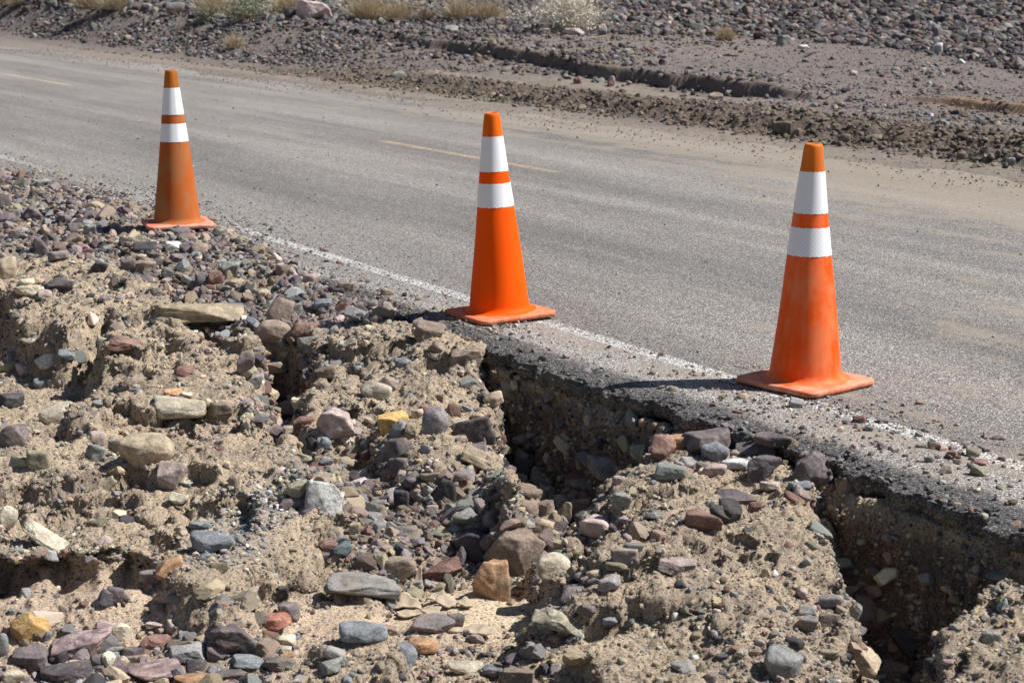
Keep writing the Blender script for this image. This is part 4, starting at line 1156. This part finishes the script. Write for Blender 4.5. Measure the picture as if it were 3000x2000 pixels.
farlayer('desert_gravel', 60000, flat_*(.6+sm(fcl, -.2, .5)), .005, .016, 1, 601, 'fine purple brown gravel covering the far verge')
farlayer('desert_gravel', 3400, flat_*(.15+1.5*sm(fcl, .05, .45)+1.2*np.exp(-((VF-8.6)/.8)**2)*(UF < 9)), .018, .050, 2, 602, 'scattered stones on the far verge', 2.6)
farlayer('rubble_field', 30000, field, .020, .066, 2, 603, 'dense field of purple brown stones beyond the verge', 2.2)
farlayer('rubble_field', 900, field*(.4+sm(fcl, 0, .5)), .055, .10, 3, 604, 'larger purple brown stones in the far rubble field', 2.2)
vergeL = np.exp(-((VF-8.45)/.5)**2)*np.interp(UF, [9, 12, 40], [.3, 1, 1])+np.exp(-((VF-10.5)/1.6)**2)*np.interp(UF, [15, 20], [0, .8])
farlayer('verge_stones', 1700, vergeL, .02, .06, 2, 605, 'stones lined along the crumbled low ledge', 2.2)
farlayer('verge_stones', 8000, flat_*np.interp(UF, [12, 17], [0, 1])*(.2+sm(fcl, -.1, .4))*(1-field), .008, .036, 2, 608, 'dark stones strewn over the far left verge', 2.0)
# dirt clods of the berm and the crumbs at its foot
farlayer('dirt_clods', 7000, berm+.25*np.exp(-((VF-6.3)/.18)**2)*np.interp(UF, [14, 20], [1, .2]), .006, .032, 2, 606, 'crumbly brown dirt clods of the graded berm', 3.6, dict(clod=6, dpurple=1), mat=M_PEBF, scale_y=False)
w = np.exp(-((VF-6.35)/.12)**2)*np.interp(UF, [9, 12, 24, 28], [.1, 1, 1, .1])
farlayer('dirt_clods', 700, w, .008, .028, 2, 607, 'row of dirt crumbs graded along the far road edge', 2.5, dict(tan=2, clod=3, olive=2), scale_y=False)
r = np.random.default_rng(508)
n = 2200; u = r.uniform(-1, 26, n); v = 5.6+r.normal(0, .33, n)+.25*fb2(u, u*0, 2.5, 44)
z = np.full(n, .006); x, y = XY(u, v)
scatter('verge_grit', np.stack([x, y, z+.008], -1), r.uniform(.003, .011, n), pick_cols(n, dict(tan=2, clod=3, olive=2, brown=2), r), 1, 'a', 'brown grit along the far edge of the asphalt', M_PEBF, 508)

# ------------------------------------------------------------------ curled mud flakes on the gully floor
t = NT('dried_mud'); co = t.obj()
c_ = t.mix(t.step(t.noise(co, 25, 5, .6), .35, .65), (.36, .29, .215), (.46, .375, .275))
c_ = t.mul(c_, t.ma('ADD', t.ma('MULTIPLY', t.noise(co, 300, 3, .7), .5), .75))
M_MUD = t.out(c_, t.bump(t.noise(co, 140, 5, .7), .5, .003))
def flake(px, py, w, h, curl, ang, tip, seed, label):
    r = np.random.default_rng(seed); hx, hy, hz, dist = hit(px, py); m = dist/F
    a, b = w*m/2*1.15, h*m/2/.42; N = 26; G = 9; V = []
    ph = np.linspace(0, 2*np.pi, N, endpoint=False)
    out_ = 1+.16*np.sin(ph*3+seed)+.12*np.sin(ph*5+seed*2)+r.normal(0, .05, N)
    cu = (math.cos(curl[1]), math.sin(curl[1]))
    for side in (0, 1):
        for g in range(1, G+1):
            f = g/G
            x = a*f*out_*np.cos(ph); y = b*f*out_*np.sin(ph)
            d = (x*cu[0]+y*cu[1])/max(a, b)
            z = curl[0]*.42*np.maximum(d, -.5)**2*max(a, b)+.002*np.sin(x*150+seed)-.0045*side
            V.append(np.stack([x, y, z], -1))
    V = np.vstack(V); V = np.vstack([V, [[0, 0, 0]], [[0, 0, -.0045]]]); F_ = []
    for side in (0, 1):
        o_ = side*G*N; cidx = 2*G*N+side
        for k in range(N):
            k2 = (k+1) % N; f = (cidx, o_+k, o_+k2, o_+k2); F_.append((cidx, o_+k, o_+k2) if not side else (cidx, o_+k2, o_+k))
            for g in range(G-1):
                q = (o_+g*N+k, o_+(g+1)*N+k, o_+(g+1)*N+k2, o_+g*N+k2)
                if side: q = q[::-1]
                F_ += [(q[0], q[1], q[2]), (q[0], q[2], q[3])]
    for k in range(N):
        k2 = (k+1) % N; a0 = (G-1)*N; F_ += [(a0+k, a0+G*N+k, a0+G*N+k2), (a0+k, a0+G*N+k2, a0+k2)]
    V = V@rotm(tip[0]*.55, tip[1]*.55, ang).T
    o = mesh_np('mud_flake', V, np.array(F_), M_MUD, smooth=True); o.location = (hx, hy, hz+.012)
    tag(o, label, 'mud flake', 'curled dried mud flakes on the gully floor')
FL = [(1185, 1783, 86, 34, (1.6, 1.2), .1, (0, 0), 'wide curled mud flake at the left end of the cracked mud'),
      (1222, 1752, 40, 46, (1.8, 1.57), .2, (.9, .2), 'mud flake standing upright like a fin behind the widest flake'),
      (1280, 1762, 44, 20, (1.2, 1.5), 0, (.1, 0), 'pale mud flake touching the rubble behind the cracked mud'),
      (1312, 1776, 52, 26, (1.4, 1.9), .3, (.2, .1), 'largest pale curled mud flake in the middle of the cracked mud'),
      (1366, 1780, 34, 20, (1.7, 1.2), .5, (.2, .3), 'pointed mud flake near the right end of the cracked mud'),
      (1200, 1806, 70, 22, (.35, 1), .4, (0, 0), 'flat mud plate in front of the widest curled flake'),
      (1265, 1800, 60, 22, (.3, 2), 1.4, (0, 0), 'flat cracked mud plate at the centre front'),
      (1385, 1855, 130, 26, (.4, 1.2), -.25, (.05, -.12), 'long shaded mud plate in front of the purplish grey slab')]
for k, f in enumerate(FL): flake(*f[:7], k+3, f[7])

# ------------------------------------------------------------------ bushes and dead twigs
def mat_plant(name, a, b, sc=8):
    t = NT(name); co = t.obj()
    c = t.mix(t.step(t.noise(co, sc, 3, .6), .35, .65), a, b); return t.out(c)
M_DRY = mat_plant('dry_straw', (.42, .33, .22), (.54, .45, .32)); M_TWIG = mat_plant('dead_wood', (.26, .17, .10), (.45, .34, .22), 14)
M_SAGE = mat_plant('sage_leaf', (.22, .25, .17), (.34, .37, .28), 20); M_WHT = mat_plant('white_seed_heads', (.55, .49, .40), (.70, .65, .56), 30)
M_DARKW = mat_plant('dark_twig', (.12, .08, .055), (.24, .17, .11), 14)
def strands(n, rx, h, r, lean=.9, w=.005, seg=4, curlv=.25, zmin=0.0):
    """thin bent blades, as two sided ribbons"""
    az = r.uniform(0, 2*np.pi, n); L = h*r.uniform(.45, 1.1, n); ln = r.uniform(.05, lean, n)
    root = np.stack([r.normal(0, rx*.4, n), r.normal(0, rx*.4, n), np.zeros(n)], -1)
    d = np.stack([np.cos(az)*np.sin(ln), np.sin(az)*np.sin(ln), np.cos(ln)], -1)
    bend = r.normal(0, curlv, (n, 3)); side = np.cross(d, r.normal(size=(n, 3))); side /= np.linalg.norm(side, axis=1)[:, None]
    V = []
    for k in range(seg+1):
        f = k/seg; p = root+d*(L*f)[:, None]+bend*(L*f*f)[:, None]*.6
        ww = w*(1-f*.8); V.append(p-side*ww/2); V.append(p+side*ww/2)
    V = np.stack(V, 1); b = (np.arange(n)*(2*seg+2))[:, None, None]
    q = np.array([[2*k, 2*k+1, 2*k+3, 2*k+2] for k in range(seg)])
    V[..., 2] = np.maximum(V[..., 2], zmin)
    return V.reshape(-1, 3), (q[None]+b).reshape(-1, 4), V[:, -1]
def leaves(P, n, r, size, spread):
    c = P[r.integers(0, len(P), n)]+r.normal(0, spread, (n, 3)); a = r.normal(size=(n, 3)); a /= np.linalg.norm(a, axis=1)[:, None]
    b = np.cross(a, r.normal(size=(n, 3))); b /= np.linalg.norm(b, axis=1)[:, None]; s = size*r.uniform(.6, 1.3, n)[:, None]
    V = np.stack([c-a*s, c-b*s*.5, c+a*s, c+b*s*.5], 1).reshape(-1, 3); return V, np.arange(n*4).reshape(-1, 4)
def bush(px, py, w, h, kind, label, seed):
    r = np.random.default_rng(seed); hx, hy, hz, dist = hit(px, py); m = dist/F; W = w*m; H = h*m
    root = bpy.data.objects.new('dry_bush' if kind != 'sage' else 'sage_bush', None); C.objects.link(root); root.location = (hx, hy, hz-.02)
    tag(root, label, 'bush', 'desert bushes on the far verge')
    clump = max(1, int(W/H/1.1)); VV = []; FF = []; TIP = []; nb = 0
    dens = {'dry': 2000, 'sage': 300, 'white': 700, 'dead': 260}[kind]; H *= 1.1 if h < 80 and w > 60 else 1.0
    for k in range(clump):
        V, Fq, tips = strands(dens, H*.45, H*1.05, r, 1.15, .006 if kind != 'dead' else .009, 4, .35)
        off = np.array([(k-(clump-1)/2)*W/clump*.95+r.normal(0, H*.1), r.normal(0, H*.3), 0]); V = V+off
        if k % 2: V[:, 2] *= r.uniform(.6, .9)
        VV.append(V); FF.append(Fq+nb); nb += len(V); TIP.append(tips+off)
    TIP = np.vstack(TIP)
    mesh_np('stems', np.vstack(VV), np.vstack(FF), {'dry': M_DRY, 'sage': M_TWIG, 'white': M_WHT, 'dead': M_DARKW}[kind], parent=root)
    if kind == 'sage': V, Fq = leaves(TIP*r.uniform(.5, 1, (len(TIP), 1)), 3200*clump, r, .017, .05); mesh_np('foliage', V, Fq, M_SAGE, parent=root)
    if kind == 'white': V, Fq = leaves(TIP*r.uniform(.4, 1, (len(TIP), 1)), 9000*clump, r, .016, .05); mesh_np('seed_heads', V, Fq, M_WHT, parent=root)
    if kind == 'dry': V, Fq = leaves(TIP*r.uniform(.4, 1, (len(TIP), 1)), 900*clump, r, .010, .04); mesh_np('dry_leaves', V, Fq, M_DRY, parent=root)
    return root
BUSH = [(60, 12, 190, 44, 'dry', 'tan dry bush at the top left corner of the view'),
        (330, 26, 200, 60, 'dry', 'wide straw coloured bush left of the blue grey boulder'),
        (515, 48, 70, 34, 'dead', 'low dark twiggy bush in front of the blue grey boulder'),
        (640, 50, 120, 70, 'dry', 'straw coloured bush just left of the grey green sage bush'),
        (730, 62, 84, 96, 'sage', 'largest grey green leafy sage bush'),
        (612, 62, 34, 26, 'sage', 'smallest grey green sage tuft beside a flat grey stone'),
        (850, 45, 90, 66, 'dry', 'thin dry bush behind the big pink boulder'),
        (1110, 58, 180, 72, 'dry', 'dry bush behind the tangle of dead branches'),
        (1215, 60, 150, 56, 'dead', 'brown tangle of dead twigs in the dry bushes'),
        (1390, 60, 180, 60, 'dry', 'pale dry bush left of the white seeded bush'),
        (1665, 96, 150, 140, 'white', 'tall bush covered in white seed heads'),
        (690, 143, 34, 36, 'dry', 'tiny lone dry tuft at the verge edge'),
        (2000, 12, 90, 30, 'dry', 'faint dry bush at the top edge in the rubble field'),
        (2520, 8, 70, 24, 'dry', 'small dry tuft at the top edge right of centre'),
        (2120, 118, 60, 34, 'dry', 'sparse dry grass wisps at the front of the rubble field')]
for k, b in enumerate(BUSH): bush(*b, 700+k)
def tube(pts, r0, r1, seg=7):
    pts = [Vector(p) for p in pts]; V = []; n = len(pts)
    for i, p in enumerate(pts):
        d = (pts[min(i+1, n-1)]-pts[max(i-1, 0)]).normalized(); a = d.orthogonal().normalized(); b = d.cross(a); rr = r0+(r1-r0)*i/(n-1)
        for k in range(seg):
            t_ = 2*math.pi*k/seg; V.append(p+a*rr*math.cos(t_)+b*rr*math.sin(t_))
    F_ = [(i*seg+k, i*seg+(k+1) % seg, (i+1)*seg+(k+1) % seg, (i+1)*seg+k) for i in range(n-1) for k in range(seg)]
    return [v[:] for v in V], F_
def branch(name, px, py, w, h, lift, rad0, label, mat, seed, forks=2, cat='dead branch', yaw=0.0):
    r = random.Random(seed); hx, hy, hz, dist = hit(px, py); m = dist/F; L = w*m; VV = []; FF = []
    def add(p0, dirv, ln, r0, n=7):
        p = Vector(p0); d = Vector(dirv).normalized(); pts = [p.copy()]
        for k in range(n):
            d = (d+Vector((r.uniform(-.3, .3), r.uniform(-.3, .3), r.uniform(-.25, .25)))).normalized(); p = p+d*ln/n
            p.z = max(p.z, r0*.6); pts.append(p.copy())
        V, F_ = tube(pts, r0, r0*.35); b = len(VV); VV.extend(V); FF.extend([tuple(b+q for q in f) for f in F_]); return pts, d
    pts, d = add((-L/2, 0, rad0), (math.cos(yaw), math.sin(yaw), lift), L, rad0)
    for k in range(forks):
        q = pts[r.randint(1, 5)]; add(q, (r.uniform(-.4, 1), r.uniform(-.8, .8), r.uniform(.1, 1)*max(lift, .15)*2), L*r.uniform(.3, .55), rad0*.55, 5)
    o = mesh_np(name, np.array(VV), np.array(FF), mat, smooth=True); o.location = (hx, hy, hz)
    tag(o, label, cat); return o
M_PALEW = mat_plant('bleached_wood', (.42, .32, .22), (.58, .48, .36), 10)
branch('dead_branch', 1215, 50, 190, 40, .35, .018, 'forked bleached branch poking out of the twig tangle', M_PALEW, 1, 5)
branch('dead_branch', 1150, 55, 130, 30, .1, .016, 'dark fallen branch left of the twig tangle', M_DARKW, 2, 3)
branch('dead_branch', 1840, 92, 120, 30, .1, .012, 'dark pile of dead twigs right of the white seeded bush', M_DARKW, 3, 9)
branch('dead_branch', 1920, 95, 130, 20, .02, .010, 'brown flattened twigs trailing into the rubble field', M_TWIG, 4, 9)
branch('dead_branch', 1868, 70, 50, 30, 1.0, .010, 'pale upright branch standing in the dead twig pile', M_PALEW, 5, 2)
branch('dead_branch', 1765, 115, 70, 12, .05, .014, 'white bleached root lying before the dead twig pile', M_PALEW, 6, 1)
branch('dead_branch', 1850, 150, 45, 14, .15, .013, 'short pale stick on the gravel below the twig pile', M_PALEW, 7, 0)
branch('dead_branch', 2195, 145, 50, 14, .2, .008, 'thin pale curved stick left of the grey green angular rock', M_PALEW, 8, 1)
branch('dead_branch', 2145, 165, 50, 16, .1, .016, 'dark driftwood chunk on the far gravel', M_DARKW, 9, 2)
branch('dead_branch', 2375, 170, 40, 12, .1, .014, 'dark stubby wood piece right of the grey green angular rock', M_DARKW, 10, 1)
branch('twig', 2120, 1436, 76, 10, .03, .0022, 'thin brown twig lying on the sandy top of the right mound', M_TWIG, 11, 1, 'twig', -.2)
branch('twig', 2272, 1512, 34, 22, .05, .0015, 'hair thin bent rootlet beside the near black rocks', M_PALEW, 12, 0, 'twig', -1.0)
branch('twig', 1960, 1606, 52, 26, .35, .0032, 'short dark stick above the pale pink oblong stone', M_DARKW, 13, 0, 'twig', .6)
branch('twig', 1510, 1515, 60, 40, .1, .0013, 'fine pale grass stalk in the rubble gully', M_PALEW, 14, 1, 'twig', -.8)
branch('twig', 2140, 1392, 50, 14, .05, .0015, 'straw stalk beside the pinkish rounded stone', M_PALEW, 15, 1, 'twig', .2)
# dry leaf and the scrap of litter
def leafscrap(name, px, py, w, mat, label, cat, seed, tall=.4):
    hx, hy, hz, dist = hit(px, py); m = dist/F; s = w*m/2; r = np.random.default_rng(seed)
    n = 9; g = np.linspace(-1, 1, n); GX, GY = np.meshgrid(g, g)
    wd = np.sqrt(np.clip(1-GX**2, .02, 1)); x = GX*s; y = GY*s*.45*wd; z = s*(tall*GY**2*wd+.25*GX**2+.15*vn2(GX*2.3, GY*2.3, seed)+.25)
    V = np.stack([x, y, z], -1).reshape(-1, 3); V2 = V-np.array([0, 0, max(.0006, s*.04)])
    q = [(i*n+j, i*n+j+1, (i+1)*n+j+1, (i+1)*n+j) for i in range(n-1) for j in range(n-1)]
    F_ = q+[tuple(n*n+k for k in f[::-1]) for f in q]
    edge = [j for j in range(n)]+[i*n+n-1 for i in range(1, n)]+[n*n-1-j for j in range(1, n)]+[i*n for i in range(n-2, 0, -1)]
    F_ += [(edge[k], n*n+edge[k], n*n+edge[(k+1) % len(edge)], edge[(k+1) % len(edge)]) for k in range(len(edge))]
    o = mesh_np(name, np.vstack([V, V2]), np.array(F_), mat, smooth=True); o.location = (hx, hy, hz+.003); o.rotation_euler = (0, 0, r.uniform(0, 3)); tag(o, label, cat)
leafscrap('dry_leaf', 1728, 1468, 16, mat_plant('yellow_leaf', (.72, .44, .08), (.8, .55, .15)), 'small yellow dry leaf on the shaded mound flank', 'leaf', 1)
leafscrap('plastic_scrap', 1240, 50, 16, mat_plant('blue_white_plastic', (.75, .80, .86), (.30, .48, .68), 25), 'crumpled white and blue plastic scrap caught in the dead twigs', 'litter', 2, 1.0)
leafscrap('dry_leaf', 2490, 1647, 16, mat_plant('tan_leaf', (.55, .42, .2), (.62, .5, .3)), 'tan curled leaf on the rim of the right trench', 'leaf', 3)

# ------------------------------------------------------------------ light, sky, camera
EL, AZ = 51.5, 91.0     # azimuth measured clockwise from +Y
sd = bpy.data.lights.new('sun', 'SUN'); sd.energy = 5.0; sd.angle = math.radians(.53); sd.color = (1.0, .972, .925)
so = bpy.data.objects.new('sun', sd); C.objects.link(so)
e, a = math.radians(EL), math.radians(AZ)
dvec = Vector((math.cos(e)*math.sin(a), math.cos(e)*math.cos(a), math.sin(e)))
so.rotation_euler = dvec.to_track_quat('Z', 'Y').to_euler(); so.location = (6, 0, 9)
W = bpy.data.worlds.new('World'); scene.world = W; W.use_nodes = True
sk = W.node_tree.nodes.new('ShaderNodeTexSky'); sk.sky_type = 'NISHITA'; sk.sun_disc = False
sk.sun_elevation = e; sk.sun_rotation = a; sk.altitude = 0; sk.air_density = 1.0; sk.dust_density = .6
bg = W.node_tree.nodes['Background']; W.node_tree.links.new(sk.outputs[0], bg.inputs[0]); bg.inputs[1].default_value = .05
cd = bpy.data.cameras.new('camera'); cam = bpy.data.objects.new('camera', cd); C.objects.link(cam)
cd.sensor_width = 36; cd.lens = F/3000*36; cd.clip_start = .05; cd.clip_end = 3000
cam.location = (0, 0, HC); cam.rotation_euler = (math.pi/2-PITCH, 0, 0); scene.camera = cam
cd.dof.use_dof = True; cd.dof.focus_distance = 7.6; cd.dof.aperture_fstop = 9
scene.view_settings.view_transform = 'Standard'; scene.view_settings.look = 'None'; scene.view_settings.exposure = .46; scene.view_settings.gamma = 1
scene.render.engine = 'CYCLES'; scene.cycles.max_bounces = 6; scene.cycles.diffuse_bounces = 3
